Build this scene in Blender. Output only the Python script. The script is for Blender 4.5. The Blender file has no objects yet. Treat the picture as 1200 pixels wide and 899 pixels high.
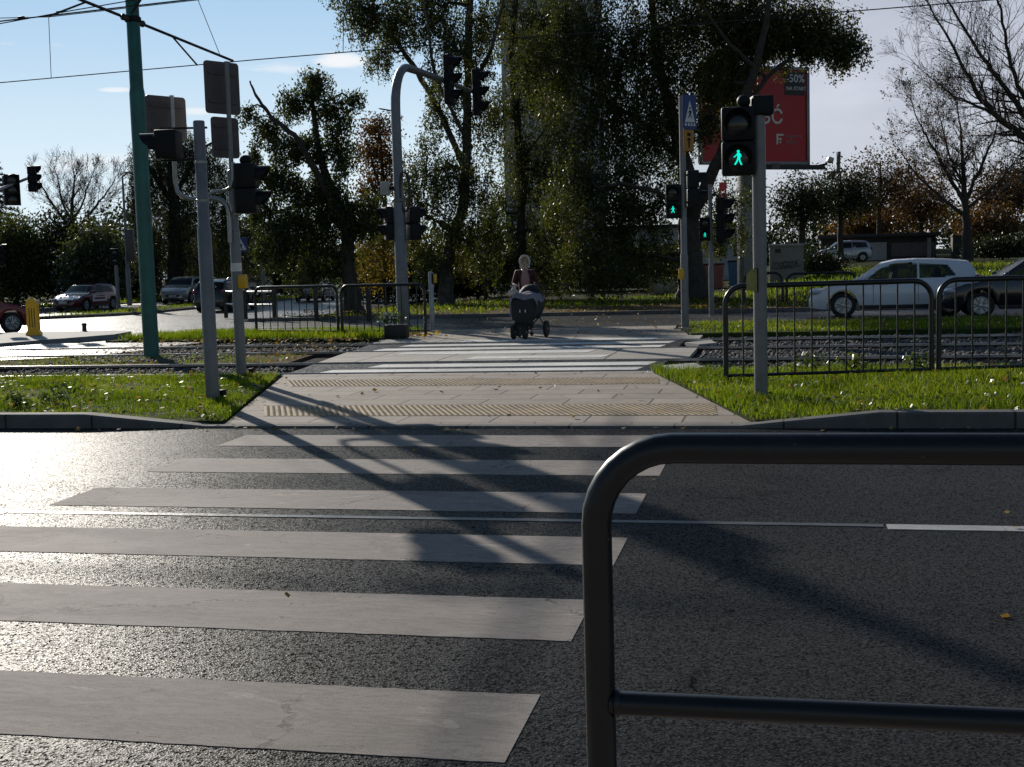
import bpy, bmesh, math, random
import numpy as np
from mathutils import Vector, Matrix
R = math.radians
random.seed(7)
rng = np.random.default_rng(7)
scene = bpy.context.scene
COL = scene.collection

# ------------------------------------------------------------------ survey of the place
# x runs along the road, y across it (away from the camera), z up; metres. Camera stands at (0, 0, 1.55).
F, YAW, PITCH, ROLL, H = 1469.0, .21415, .09494, -.02834, 1.55
_cy, _sy = math.cos(YAW), math.sin(YAW)
FW = np.array([-_sy * math.cos(PITCH), _cy * math.cos(PITCH), -math.sin(PITCH)])
_r = np.array([_cy, _sy, 0.]); _u = np.cross(_r, FW)
RT = math.cos(ROLL) * _r + math.sin(ROLL) * _u
UP = -math.sin(ROLL) * _r + math.cos(ROLL) * _u
CAM = np.array([0, 0, H])

def ray(px, py):
    return FW * F + RT * (px - 600) - UP * (py - 449.5)
def at(px, py, Y):
    """the point of the place seen at photo position (px, py) that stands Y metres down the crossing"""
    d = ray(px, py)
    return Vector(CAM + d * (Y / d[1]))
def gnd(px, py, z=0.):
    d = ray(px, py)
    return Vector(CAM + d * ((z - H) / d[2]))
def mpp(Y, px=600):
    d = ray(px, 310)
    return Y / (d[1])
Y0 = 11.67                                   # kerb of the tram island
SLOPE = .01415
def zroad(y):
    return SLOPE * (y - Y0) - .02

# ------------------------------------------------------------------ materials
MATS = {}
def new_mat(name):
    m = bpy.data.materials.new(name); m.use_nodes = True
    nt = m.node_tree
    b = nt.nodes['Principled BSDF']
    MATS[name] = m
    return m, nt, b
def N(nt, t, **kw):
    n = nt.nodes.new(t)
    for k, v in kw.items():
        if k in n.inputs: n.inputs[k].default_value = v
        else: setattr(n, k, v)
    return n
def L(nt, a, b): nt.links.new(a, b)
def ramp(nt, fac, stops):
    r = nt.nodes.new('ShaderNodeValToRGB')
    e = r.color_ramp.elements
    while len(e) < len(stops): e.new(.5)
    for i, (p, c) in enumerate(stops):
        e[i].position = p; e[i].color = (*c, 1)
    L(nt, fac, r.inputs[0])
    return r
def coords(nt, kind='Object', scale=(1, 1, 1)):
    tc = nt.nodes.new('ShaderNodeTexCoord')
    mp = nt.nodes.new('ShaderNodeMapping'); mp.inputs['Scale'].default_value = scale
    L(nt, tc.outputs[kind], mp.inputs[0])
    return mp.outputs[0]
def simple(name, col, rough=.5, metal=0., var=.25, scale=6., bump=0., bscale=60., coat=0., spec=.5):
    """a base colour broken up by soft noise, optional fine bump"""
    m, nt, b = new_mat(name)
    co = coords(nt)
    n = N(nt, 'ShaderNodeTexNoise', Scale=scale, Detail=6., Roughness=.6)
    L(nt, co, n.inputs['Vector'])
    lo = tuple(c * (1 - var) for c in col); hi = tuple(min(1, c * (1 + var)) for c in col)
    r = ramp(nt, n.outputs['Fac'], [(.3, lo), (.7, hi)])
    L(nt, r.outputs[0], b.inputs['Base Color'])
    b.inputs['Metallic'].default_value = metal
    b.inputs['Specular IOR Level'].default_value = spec
    rr = N(nt, 'ShaderNodeMapRange'); rr.inputs['To Min'].default_value = max(.02, rough - .08); rr.inputs['To Max'].default_value = min(1, rough + .1)
    L(nt, n.outputs['Fac'], rr.inputs[0]); L(nt, rr.outputs[0], b.inputs['Roughness'])
    b.inputs['Coat Weight'].default_value = coat; b.inputs['Coat Roughness'].default_value = .06
    if bump:
        n2 = N(nt, 'ShaderNodeTexNoise', Scale=bscale, Detail=4.)
        L(nt, co, n2.inputs['Vector'])
        bp = N(nt, 'ShaderNodeBump', Strength=bump, Distance=.01)
        L(nt, n2.outputs['Fac'], bp.inputs['Height']); L(nt, bp.outputs[0], b.inputs['Normal'])
    return m
def glass_mat(name, col=(.02, .025, .03), clear=0.):
    m, nt, b = new_mat(name)
    co = coords(nt); n = N(nt, 'ShaderNodeTexNoise', Scale=2.); L(nt, co, n.inputs['Vector'])
    r = ramp(nt, n.outputs['Fac'], [(.3, tuple(c * .8 for c in col)), (.7, tuple(c * 1.3 for c in col))])
    L(nt, r.outputs[0], b.inputs['Base Color'])
    b.inputs['Roughness'].default_value = .05; b.inputs['Specular IOR Level'].default_value = .6
    if clear:
        t = N(nt, 'ShaderNodeBsdfTransparent'); t.inputs['Color'].default_value = (.80, .86, .82, 1)
        mx = N(nt, 'ShaderNodeMixShader'); mx.inputs[0].default_value = clear
        L(nt, b.outputs[0], mx.inputs[1]); L(nt, t.outputs[0], mx.inputs[2]); L(nt, mx.outputs[0], nt.nodes['Material Output'].inputs[0])
    return m
def emit_mat(name, col, s):
    m, nt, b = new_mat(name)
    b.inputs['Base Color'].default_value = (*col, 1)
    b.inputs['Emission Color'].default_value = (*col, 1); b.inputs['Emission Strength'].default_value = s
    return m

def sm_mask(nt, v, a, b_):
    n = N(nt, 'ShaderNodeMapRange', interpolation_type='SMOOTHSTEP'); n.inputs['From Min'].default_value = a; n.inputs['From Max'].default_value = b_
    L(nt, v, n.inputs[0]); return n.outputs[0]
def asphalt(name, base=.045, rough=.5, aggregate=95., strength=.45, SPEC=.11):
    m, nt, b = new_mat(name)
    co = coords(nt)
    v = N(nt, 'ShaderNodeTexVoronoi', Scale=aggregate); L(nt, co, v.inputs['Vector'])
    n = N(nt, 'ShaderNodeTexNoise', Scale=aggregate * .6, Detail=6., Roughness=.7); L(nt, co, n.inputs['Vector'])
    big = N(nt, 'ShaderNodeTexNoise', Scale=.7, Detail=5., Roughness=.6)
    st = coords(nt, scale=(.25, 1, 1)); L(nt, st, big.inputs['Vector'])
    # stone tints
    cr = ramp(nt, v.outputs['Color'], [(.1, (base * .55,) * 3), (.5, (base * .92, base * .92, base * .95)), (.8, (base * 1.4, base * 1.37, base * 1.33)), (.97, (base * 2.1, base * 2.05, base * 1.95))])
    br = ramp(nt, big.outputs['Fac'], [(.3, (.8, .8, .82)), (.7, (1.2, 1.18, 1.15))])
    mx = N(nt, 'ShaderNodeMix', data_type='RGBA', blend_type='MULTIPLY'); mx.inputs[0].default_value = 1.
    L(nt, cr.outputs[0], mx.inputs[6]); L(nt, br.outputs[0], mx.inputs[7])
    stn = N(nt, 'ShaderNodeTexNoise', Scale=.45, Detail=7., Roughness=.7, Distortion=.6); L(nt, coords(nt, scale=(.5, 1, 1)), stn.inputs['Vector'])
    sr = ramp(nt, stn.outputs['Fac'], [(.34, (.62, .62, .63)), (.44, (1, 1, 1)), (.60, (1, 1, 1)), (.72, (1.3, 1.28, 1.24))])
    wv = N(nt, 'ShaderNodeTexVoronoi', Scale=.35, feature='DISTANCE_TO_EDGE'); dn = N(nt, 'ShaderNodeTexNoise', Scale=1.5, Detail=6., Roughness=.7); L(nt, co, dn.inputs['Vector'])
    dv_ = N(nt, 'ShaderNodeMix', data_type='RGBA', blend_type='ADD'); dv_.inputs[0].default_value = .5; L(nt, co, dv_.inputs[6]); L(nt, dn.outputs['Color'], dv_.inputs[7]); L(nt, dv_.outputs[2], wv.inputs['Vector'])
    kr = ramp(nt, wv.outputs['Distance'], [(.0, (.35, .35, .35)), (.006, (.6, .6, .6)), (.010, (1, 1, 1))])
    mk = N(nt, 'ShaderNodeMix', data_type='RGBA', blend_type='MULTIPLY'); L(nt, sm_mask(nt, stn.outputs['Fac'], .5, .56), mk.inputs[0]); mk.inputs[6].default_value = (1, 1, 1, 1); L(nt, kr.outputs[0], mk.inputs[7])
    m3 = N(nt, 'ShaderNodeMix', data_type='RGBA', blend_type='MULTIPLY'); m3.inputs[0].default_value = 1.; L(nt, sr.outputs[0], m3.inputs[6]); L(nt, mk.outputs[2], m3.inputs[7])
    m4 = N(nt, 'ShaderNodeMix', data_type='RGBA', blend_type='MULTIPLY'); m4.inputs[0].default_value = 1.; L(nt, mx.outputs[2], m4.inputs[6]); L(nt, m3.outputs[2], m4.inputs[7])
    L(nt, m4.outputs[2], b.inputs['Base Color'])
    rr = N(nt, 'ShaderNodeMapRange'); rr.inputs['To Min'].default_value = rough - .09; rr.inputs['To Max'].default_value = rough + .12
    L(nt, big.outputs['Fac'], rr.inputs[0]); L(nt, rr.outputs[0], b.inputs['Roughness'])
    add = N(nt, 'ShaderNodeMath', operation='ADD'); L(nt, v.outputs['Distance'], add.inputs[0]); L(nt, n.outputs['Fac'], add.inputs[1])
    sv = N(nt, 'ShaderNodeMapRange'); sv.inputs['From Min'].default_value = .25; sv.inputs['From Max'].default_value = .85; sv.inputs['To Min'].default_value = .0; sv.inputs['To Max'].default_value = SPEC
    L(nt, v.outputs['Color'], sv.inputs[0]); L(nt, sv.outputs[0], b.inputs['Specular IOR Level'])
    bp = N(nt, 'ShaderNodeBump', Strength=strength, Distance=.006)
    L(nt, add.outputs[0], bp.inputs['Height']); L(nt, bp.outputs[0], b.inputs['Normal'])
    return m

def paint_mat(name, base=(.285, .250, .226), rough=.74, wear=.35):
    """road paint rubbed thin: scratches, tyre polish, grit showing through"""
    m, nt, b = new_mat(name)
    co = coords(nt)
    n = N(nt, 'ShaderNodeTexNoise', Scale=1.6, Detail=8., Roughness=.62, Distortion=.4); L(nt, coords(nt, scale=(.45, 1, 1)), n.inputs['Vector'])
    sc = N(nt, 'ShaderNodeTexNoise', Scale=9., Detail=10., Roughness=.75, Distortion=2.2); L(nt, coords(nt, scale=(.3, 1.3, 1)), sc.inputs['Vector'])
    grit = N(nt, 'ShaderNodeTexNoise', Scale=140., Detail=4.); L(nt, co, grit.inputs['Vector'])
    c1 = ramp(nt, n.outputs['Fac'], [(.28, tuple(c * .62 for c in base)), (.5, base), (.66, tuple(c * 1.12 for c in base)), (.8, tuple(c * 1.34 for c in base))])
    c2 = ramp(nt, sc.outputs['Fac'], [(.40, (1, 1, 1)), (.46, (1 - wear,) * 3), (.49, (1, 1, 1)), (.60, (1, 1, 1)), (.63, (1.25, 1.24, 1.22)), (.67, (1, 1, 1))])
    mx = N(nt, 'ShaderNodeMix', data_type='RGBA', blend_type='MULTIPLY'); mx.inputs[0].default_value = .95
    L(nt, c1.outputs[0], mx.inputs[6]); L(nt, c2.outputs[0], mx.inputs[7])
    g2 = ramp(nt, grit.outputs['Fac'], [(.33, (.55, .55, .55)), (.45, (1, 1, 1))])
    mx2 = N(nt, 'ShaderNodeMix', data_type='RGBA', blend_type='MULTIPLY'); mx2.inputs[0].default_value = .7
    L(nt, mx.outputs[2], mx2.inputs[6]); L(nt, g2.outputs[0], mx2.inputs[7])
    dn = N(nt, 'ShaderNodeTexNoise', Scale=3., Detail=8., Roughness=.7); L(nt, co, dn.inputs['Vector'])
    dv_ = N(nt, 'ShaderNodeMix', data_type='RGBA', blend_type='ADD'); dv_.inputs[0].default_value = .35; L(nt, coords(nt, scale=(.6, 1.2, 1)), dv_.inputs[6]); L(nt, dn.outputs['Color'], dv_.inputs[7])
    wv = N(nt, 'ShaderNodeTexVoronoi', Scale=1.15, feature='DISTANCE_TO_EDGE'); L(nt, dv_.outputs[2], wv.inputs['Vector'])
    kr = ramp(nt, wv.outputs['Distance'], [(.0, (.30, .29, .28)), (.006, (.55, .54, .53)), (.012, (1.25, 1.24, 1.22)), (.022, (1, 1, 1))])
    mk = N(nt, 'ShaderNodeMix', data_type='RGBA', blend_type='MULTIPLY'); L(nt, sm_mask(nt, dn.outputs['Fac'], .47, .56), mk.inputs[0]); L(nt, mx2.outputs[2], mk.inputs[6]); L(nt, kr.outputs[0], mk.inputs[7])
    chip = N(nt, 'ShaderNodeTexNoise', Scale=17., Detail=9., Roughness=.8); L(nt, co, chip.inputs['Vector'])
    ck = ramp(nt, chip.outputs['Fac'], [(.30, (.16, .16, .165)), (.34, (1, 1, 1))])
    mc = N(nt, 'ShaderNodeMix', data_type='RGBA', blend_type='MULTIPLY'); mc.inputs[0].default_value = .85; L(nt, mk.outputs[2], mc.inputs[6]); L(nt, ck.outputs[0], mc.inputs[7])
    pl = N(nt, 'ShaderNodeTexNoise', Scale=3.6, Detail=3., Distortion=.8); L(nt, coords(nt, scale=(1, 1.6, 1)), pl.inputs['Vector'])
    pk = ramp(nt, pl.outputs['Fac'], [(.66, (1, 1, 1)), (.70, (1.45, 1.45, 1.44)), (.78, (1.5, 1.5, 1.48))])
    mp_ = N(nt, 'ShaderNodeMix', data_type='RGBA', blend_type='MULTIPLY'); mp_.inputs[0].default_value = .8; L(nt, mc.outputs[2], mp_.inputs[6]); L(nt, pk.outputs[0], mp_.inputs[7])
    L(nt, mp_.outputs[2], b.inputs['Base Color'])
    rr = N(nt, 'ShaderNodeMapRange'); rr.inputs['To Min'].default_value = rough - .14; rr.inputs['To Max'].default_value = rough + .2
    L(nt, n.outputs['Fac'], rr.inputs[0]); L(nt, rr.outputs[0], b.inputs['Roughness'])
    b.inputs['Specular IOR Level'].default_value = .11
    add = N(nt, 'ShaderNodeMath', operation='MULTIPLY_ADD'); L(nt, sc.outputs['Fac'], add.inputs[0]); add.inputs[1].default_value = 1.2; L(nt, grit.outputs['Fac'], add.inputs[2])
    bp = N(nt, 'ShaderNodeBump', Strength=.28, Distance=.004); L(nt, add.outputs[0], bp.inputs['Height']); L(nt, bp.outputs[0], b.inputs['Normal'])
    return m

def slab_mat(name, bw=.95, rh=.52, base=(.325, .277, .234), joint=.012, offset=.5):
    m, nt, b = new_mat(name)
    co = coords(nt)
    br = N(nt, 'ShaderNodeTexBrick'); br.offset = offset
    br.inputs['Scale'].default_value = 1.; br.inputs['Brick Width'].default_value = bw; br.inputs['Row Height'].default_value = rh
    br.inputs['Mortar Size'].default_value = joint; br.inputs['Mortar Smooth'].default_value = .15
    br.inputs['Color1'].default_value = (*[c * .88 for c in base], 1); br.inputs['Color2'].default_value = (*[c * 1.1 for c in base], 1)
    br.inputs['Mortar'].default_value = (.05, .045, .04, 1)
    L(nt, co, br.inputs['Vector'])
    n = N(nt, 'ShaderNodeTexNoise', Scale=2.5, Detail=8., Roughness=.7); L(nt, co, n.inputs['Vector'])
    r = ramp(nt, n.outputs['Fac'], [(.3, (.72, .7, .68)), (.55, (1, 1, 1)), (.75, (1.12, 1.1, 1.06))])
    mx = N(nt, 'ShaderNodeMix', data_type='RGBA', blend_type='MULTIPLY'); mx.inputs[0].default_value = 1.
    L(nt, br.outputs['Color'], mx.inputs[6]); L(nt, r.outputs[0], mx.inputs[7]); L(nt, mx.outputs[2], b.inputs['Base Color'])
    b.inputs['Roughness'].default_value = .85; b.inputs['Specular IOR Level'].default_value = .25
    g = N(nt, 'ShaderNodeTexNoise', Scale=120., Detail=3.); L(nt, co, g.inputs['Vector'])
    sb = N(nt, 'ShaderNodeMath', operation='MULTIPLY_ADD'); L(nt, br.outputs['Fac'], sb.inputs[0]); sb.inputs[1].default_value = -1.5; L(nt, g.outputs['Fac'], sb.inputs[2])
    bp = N(nt, 'ShaderNodeBump', Strength=.4, Distance=.006); L(nt, sb.outputs[0], bp.inputs['Height']); L(nt, bp.outputs[0], b.inputs['Normal'])
    return m

def soil_mat(name, stops, scale=3., bump=.6):
    m, nt, b = new_mat(name)
    co = coords(nt)
    n = N(nt, 'ShaderNodeTexNoise', Scale=scale, Detail=10., Roughness=.75); L(nt, co, n.inputs['Vector'])
    n0 = N(nt, 'ShaderNodeTexNoise', Scale=scale * .12, Detail=4.); L(nt, co, n0.inputs['Vector'])
    mxf = N(nt, 'ShaderNodeMath', operation='MULTIPLY_ADD'); L(nt, n0.outputs['Fac'], mxf.inputs[0]); mxf.inputs[1].default_value = .9
    sb = N(nt, 'ShaderNodeMath', operation='SUBTRACT'); L(nt, n.outputs['Fac'], sb.inputs[0]); sb.inputs[1].default_value = .45
    L(nt, sb.outputs[0], mxf.inputs[2])
    r = ramp(nt, mxf.outputs[0], stops); L(nt, r.outputs[0], b.inputs['Base Color'])
    b.inputs['Roughness'].default_value = .95; b.inputs['Specular IOR Level'].default_value = .04
    n2 = N(nt, 'ShaderNodeTexNoise', Scale=scale * 9, Detail=6.); L(nt, co, n2.inputs['Vector'])
    bp = N(nt, 'ShaderNodeBump', Strength=bump, Distance=.05); L(nt, n2.outputs['Fac'], bp.inputs['Height']); L(nt, bp.outputs[0], b.inputs['Normal'])
    return m

def leaf_mat(name, stops, trans=.35, gloss=.10, grough=.48):
    """leaves: colour picked per leaf, light passing through thin blades"""
    m = bpy.data.materials.new(name); m.use_nodes = True; MATS[name] = m
    nt = m.node_tree; nt.nodes.clear()
    out = nt.nodes.new('ShaderNodeOutputMaterial')
    at_ = N(nt, 'ShaderNodeAttribute', attribute_name='tint')
    r = ramp(nt, at_.outputs['Fac'], stops)
    d = N(nt, 'ShaderNodeBsdfDiffuse'); t = N(nt, 'ShaderNodeBsdfTranslucent'); g = N(nt, 'ShaderNodeBsdfGlossy', Roughness=grough)
    g.inputs['Color'].default_value = (.62, .62, .6, 1)
    br = N(nt, 'ShaderNodeMix', data_type='RGBA', blend_type='MULTIPLY'); br.inputs[0].default_value = 1.
    L(nt, r.outputs[0], br.inputs[6]); br.inputs[7].default_value = (1.3, 1.25, .7, 1)
    L(nt, r.outputs[0], d.inputs['Color']); L(nt, br.outputs[2], t.inputs['Color'])
    m1 = N(nt, 'ShaderNodeMixShader'); m1.inputs[0].default_value = trans
    L(nt, d.outputs[0], m1.inputs[1]); L(nt, t.outputs[0], m1.inputs[2])
    m2 = N(nt, 'ShaderNodeMixShader')
    lw = N(nt, 'ShaderNodeFresnel', IOR=1.4)
    mu = N(nt, 'ShaderNodeMath', operation='MULTIPLY_ADD'); L(nt, lw.outputs[0], mu.inputs[0]); mu.inputs[1].default_value = gloss * 3; mu.inputs[2].default_value = gloss * .3
    mu.use_clamp = True
    L(nt, mu.outputs[0], m2.inputs[0]); L(nt, m1.outputs[0], m2.inputs[1]); L(nt, g.outputs[0], m2.inputs[2])
    L(nt, m2.outputs[0], out.inputs[0])
    return m

M = dict(
    asphalt=asphalt('road asphalt', .031, .43, aggregate=112., strength=.27, SPEC=.058),
    asphalt_far=asphalt('junction asphalt', .05, .40, aggregate=40., strength=.35, SPEC=.25),
    paint=paint_mat('worn crossing paint'),
    paint_line=paint_mat('worn lane paint', (.5, .49, .47), .45, .25),
    paint_white=paint_mat('tram crossing paint', (.80, .78, .74), .55, .25),
    slab=slab_mat('pavement slabs'),
    slab_track=slab_mat('tram crossing slabs', 1.4, 3.0, (.38, .35, .31), .02, 0.),
    kerb=slab_mat('kerb stone', 1.0, 8., (.16, .153, .145), .012, 0.),
    tactile=simple('yellow tactile concrete', (.39, .285, .17), .85, var=.35, scale=3., bump=.2, bscale=90.),
    soil=soil_mat('park soil', [(.15, (.025, .019, .012)), (.42, (.045, .036, .02)), (.55, (.035, .05, .014)), (.75, (.05, .075, .018)), (.95, (.10, .075, .035))]),
    lawn=soil_mat('lawn soil', [(.2, (.03, .03, .012)), (.5, (.04, .06, .015)), (.8, (.07, .09, .02))]),
    litter=soil_mat('leaf littered earth', [(.15, (.04, .03, .02)), (.45, (.09, .065, .04)), (.65, (.16, .12, .075)), (.9, (.24, .18, .11))], 7.),
    ballast_bed=soil_mat('ballast bed', [(.2, (.02, .018, .016)), (.5, (.06, .055, .05)), (.8, (.12, .11, .10))], 14.),
    stone=simple('ballast stone', (.075, .07, .066), .8, var=.5, scale=9.),
    seam=simple('bitumen joint seal', (.075, .075, .078), .36, var=.35, scale=9., bump=.3, bscale=40., spec=.3),
    rail=simple('polished rail steel', (.42, .41, .42), .26, 1., var=.2, scale=3.),
    railside=simple('rusty rail web', (.06, .04, .03), .75, .2, var=.4),
    black=simple('black railing paint', (.012, .013, .015), .32, var=.25, scale=12., bump=.06, bscale=40.),
    nearblack=simple('thick charcoal barrier paint', (.011, .012, .015), .3, var=.3, scale=8., bump=.12, bscale=22., coat=.15),
    sigblack=simple('signal housing plastic', (.009, .009, .011), .55, var=.3, spec=.25),
    grey=simple('grey pole paint', (.20, .20, .205), .42, .25, var=.18, scale=5., bump=.05),
    galv=simple('galvanised steel', (.33, .335, .34), .38, .7, var=.2, scale=8.),
    green=simple('teal green pole paint', (.018, .125, .105), .38, var=.3, scale=2.5, bump=.08, bscale=15.),
    signback=simple('aluminium sign back', (.105, .088, .088), .5, .35, var=.2, scale=4.),
    yellow=simple('yellow plastic', (.75, .42, .015), .4, var=.12, scale=5.),
    bollardy=simple('traffic yellow plastic', (.85, .45, .01), .35, var=.12, scale=5.),
    olive=simple('aged push button plastic', (.30, .27, .08), .5, var=.3),
    wire=simple('dark wire', (.02, .02, .025), .5, .3),
    insul=simple('brown insulator', (.035, .022, .018), .4),
    blue=simple('sign blue', (.01, .04, .19), .35, var=.1),
    white=simple('sign white', (.75, .75, .74), .4, var=.08),
    orange=simple('orange plate', (.45, .21, .03), .45, var=.12),
    red=simple('poster red', (.56, .012, .022), .45, var=.1, scale=1.),
    posterblack=simple('poster black', (.012, .012, .014), .45),
    posterorange=simple('poster orange', (.50, .14, .02), .45),
    reddark=simple('poster shade red', (.24, .008, .014), .45),
    frame=simple('billboard frame aluminium', (.22, .22, .23), .4, .5),
    signalred=simple('red post plate', (.62, .04, .045), .45),
    lens=simple('dark lens', (.02, .02, .02), .15),
    greenman=emit_mat('lit green figure', (.0, .72, .52), 1.25),
    concrete=simple('aged concrete', (.30, .295, .28), .85, var=.25, scale=3., bump=.3, bscale=30.),
    cabinet=simple('cabinet concrete panel', (.22, .215, .20), .8, var=.2, scale=2., bump=.15),
    spray=simple('spray paint', (.03, .03, .035), .6),
    tower=simple('pale tower render', (.42, .43, .46), .85, var=.1, scale=.4),
    wall=simple('white render wall', (.42, .42, .40), .85, var=.18, scale=.8),
    shed=simple('dark shed boards', (.03, .028, .028), .75, var=.4),
    shedpanel=simple('pale shed panel', (.33, .33, .33), .7, var=.15),
    bluebox=simple('blue container steel', (.05, .15, .28), .5, var=.2),
    pinkbox=simple('rose container steel', (.28, .11, .09), .55, var=.25),
    tyre=simple('tyre rubber', (.018, .018, .018), .75),
    rim=simple('alloy rim', (.42, .43, .45), .3, .8, var=.1),
    glass=glass_mat('car glass', clear=.62),
    wglass=glass_mat('window glass', (.05, .06, .075)),
    lamp=simple('headlamp glass', (.62, .64, .66), .08, .2, var=.1, coat=1.),
    tail=simple('tail lamp', (.35, .01, .012), .15, coat=1.),
    trim=simple('black trim', (.015, .015, .016), .5),
    plate=simple('number plate', (.62, .62, .6), .45),
    bark=simple('tree bark', (.05, .041, .033), .9, var=.5, scale=5., bump=.8, bscale=14.),
    birch=simple('birch bark', (.085, .075, .066), .85, var=.7, scale=4., bump=.6, bscale=10.),
    twig=simple('bare twig bark', (.055, .045, .04), .85, var=.3),
)
m_, nt_, b_ = new_mat('chipped charcoal barrier paint'); co_n = coords(nt_)
n1_ = N(nt_, 'ShaderNodeTexNoise', Scale=7., Detail=8., Roughness=.7); L(nt_, co_n, n1_.inputs['Vector'])
n2_ = N(nt_, 'ShaderNodeTexNoise', Scale=46., Detail=6., Roughness=.75); L(nt_, co_n, n2_.inputs['Vector'])
n3_ = N(nt_, 'ShaderNodeTexNoise', Scale=2.2, Detail=4.); L(nt_, coords(nt_, scale=(1, 1, 1)), n3_.inputs['Vector'])
c1_ = ramp(nt_, n1_.outputs['Fac'], [(.3, (.004, .005, .007)), (.6, (.007, .008, .011)), (.78, (.02, .021, .022))])
k1_ = ramp(nt_, n2_.outputs['Fac'], [(.665, (0, 0, 0)), (.69, (1, 1, 1))]); k2_ = ramp(nt_, n3_.outputs['Fac'], [(.5, (0, 0, 0)), (.58, (1, 1, 1))])
km_ = N(nt_, 'ShaderNodeMath', operation='MULTIPLY'); L(nt_, k1_.outputs[0], km_.inputs[0]); L(nt_, k2_.outputs[0], km_.inputs[1])
cm_ = N(nt_, 'ShaderNodeMix', data_type='RGBA'); L(nt_, km_.outputs[0], cm_.inputs[0]); L(nt_, c1_.outputs[0], cm_.inputs[6]); cm_.inputs[7].default_value = (.11, .085, .07, 1)
L(nt_, cm_.outputs[2], b_.inputs['Base Color'])
rr_n = N(nt_, 'ShaderNodeMapRange'); rr_n.inputs['To Min'].default_value = .22; rr_n.inputs['To Max'].default_value = .5; L(nt_, n1_.outputs['Fac'], rr_n.inputs[0]); L(nt_, rr_n.outputs[0], b_.inputs['Roughness'])
hm_ = N(nt_, 'ShaderNodeMath', operation='MULTIPLY_ADD'); L(nt_, km_.outputs[0], hm_.inputs[0]); hm_.inputs[1].default_value = -.8; L(nt_, n1_.outputs['Fac'], hm_.inputs[2])
bp_ = N(nt_, 'ShaderNodeBump', Strength=.22, Distance=.004); L(nt_, hm_.outputs[0], bp_.inputs['Height']); L(nt_, bp_.outputs[0], b_.inputs['Normal'])
M['nearblack'] = m_
def car_paint(name, col, metal=.3, rough=.28):
    return simple(name, col, rough, metal, var=.06, scale=1.5, coat=.9)
LEAF = dict(
    birch=leaf_mat('birch leaf', [(0., (.030, .042, .010)), (.5, (.058, .074, .016)), (.85, (.105, .11, .022)), (1., (.22, .18, .03))], .5, .07),
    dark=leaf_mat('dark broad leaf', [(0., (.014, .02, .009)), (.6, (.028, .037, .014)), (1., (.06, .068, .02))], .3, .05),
    left=leaf_mat('mid green leaf', [(0., (.026, .038, .010)), (.6, (.05, .066, .016)), (1., (.14, .14, .028))], .5, .07),
    orange=leaf_mat('orange autumn leaf', [(0., (.05, .034, .012)), (.5, (.13, .062, .015)), (1., (.26, .12, .02))], .42, .06),
    yellow=leaf_mat('yellow autumn leaf', [(0., (.09, .075, .016)), (.5, (.22, .16, .022)), (1., (.42, .28, .03))], .45, .06),
    rust=leaf_mat('rust brown leaf', [(0., (.035, .022, .012)), (.5, (.085, .042, .015)), (1., (.15, .08, .02))], .35, .06),
    willow=leaf_mat('willow leaf', [(0., (.03, .04, .014)), (.6, (.056, .068, .024)), (1., (.10, .11, .04))], .45, .09),
    grass=leaf_mat('grass blade', [(0., (.045, .065, .008)), (.3, (.09, .145, .009)), (.6, (.16, .225, .014)), (.85, (.25, .30, .03)), (1., (.34, .27, .09))], .6, .02),
    weed=leaf_mat('weed leaf', [(0., (.04, .06, .014)), (.6, (.07, .11, .022)), (1., (.12, .16, .04))], .4, .1),
    fallen=leaf_mat('fallen leaf', [(0., (.16, .09, .03)), (.5, (.3, .19, .06)), (.8, (.42, .3, .1)), (1., (.5, .44, .34))], .25, .04),
    conifer=leaf_mat('conifer needle', [(0., (.010, .018, .013)), (1., (.025, .038, .024))], .1, .06),
)

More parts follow.
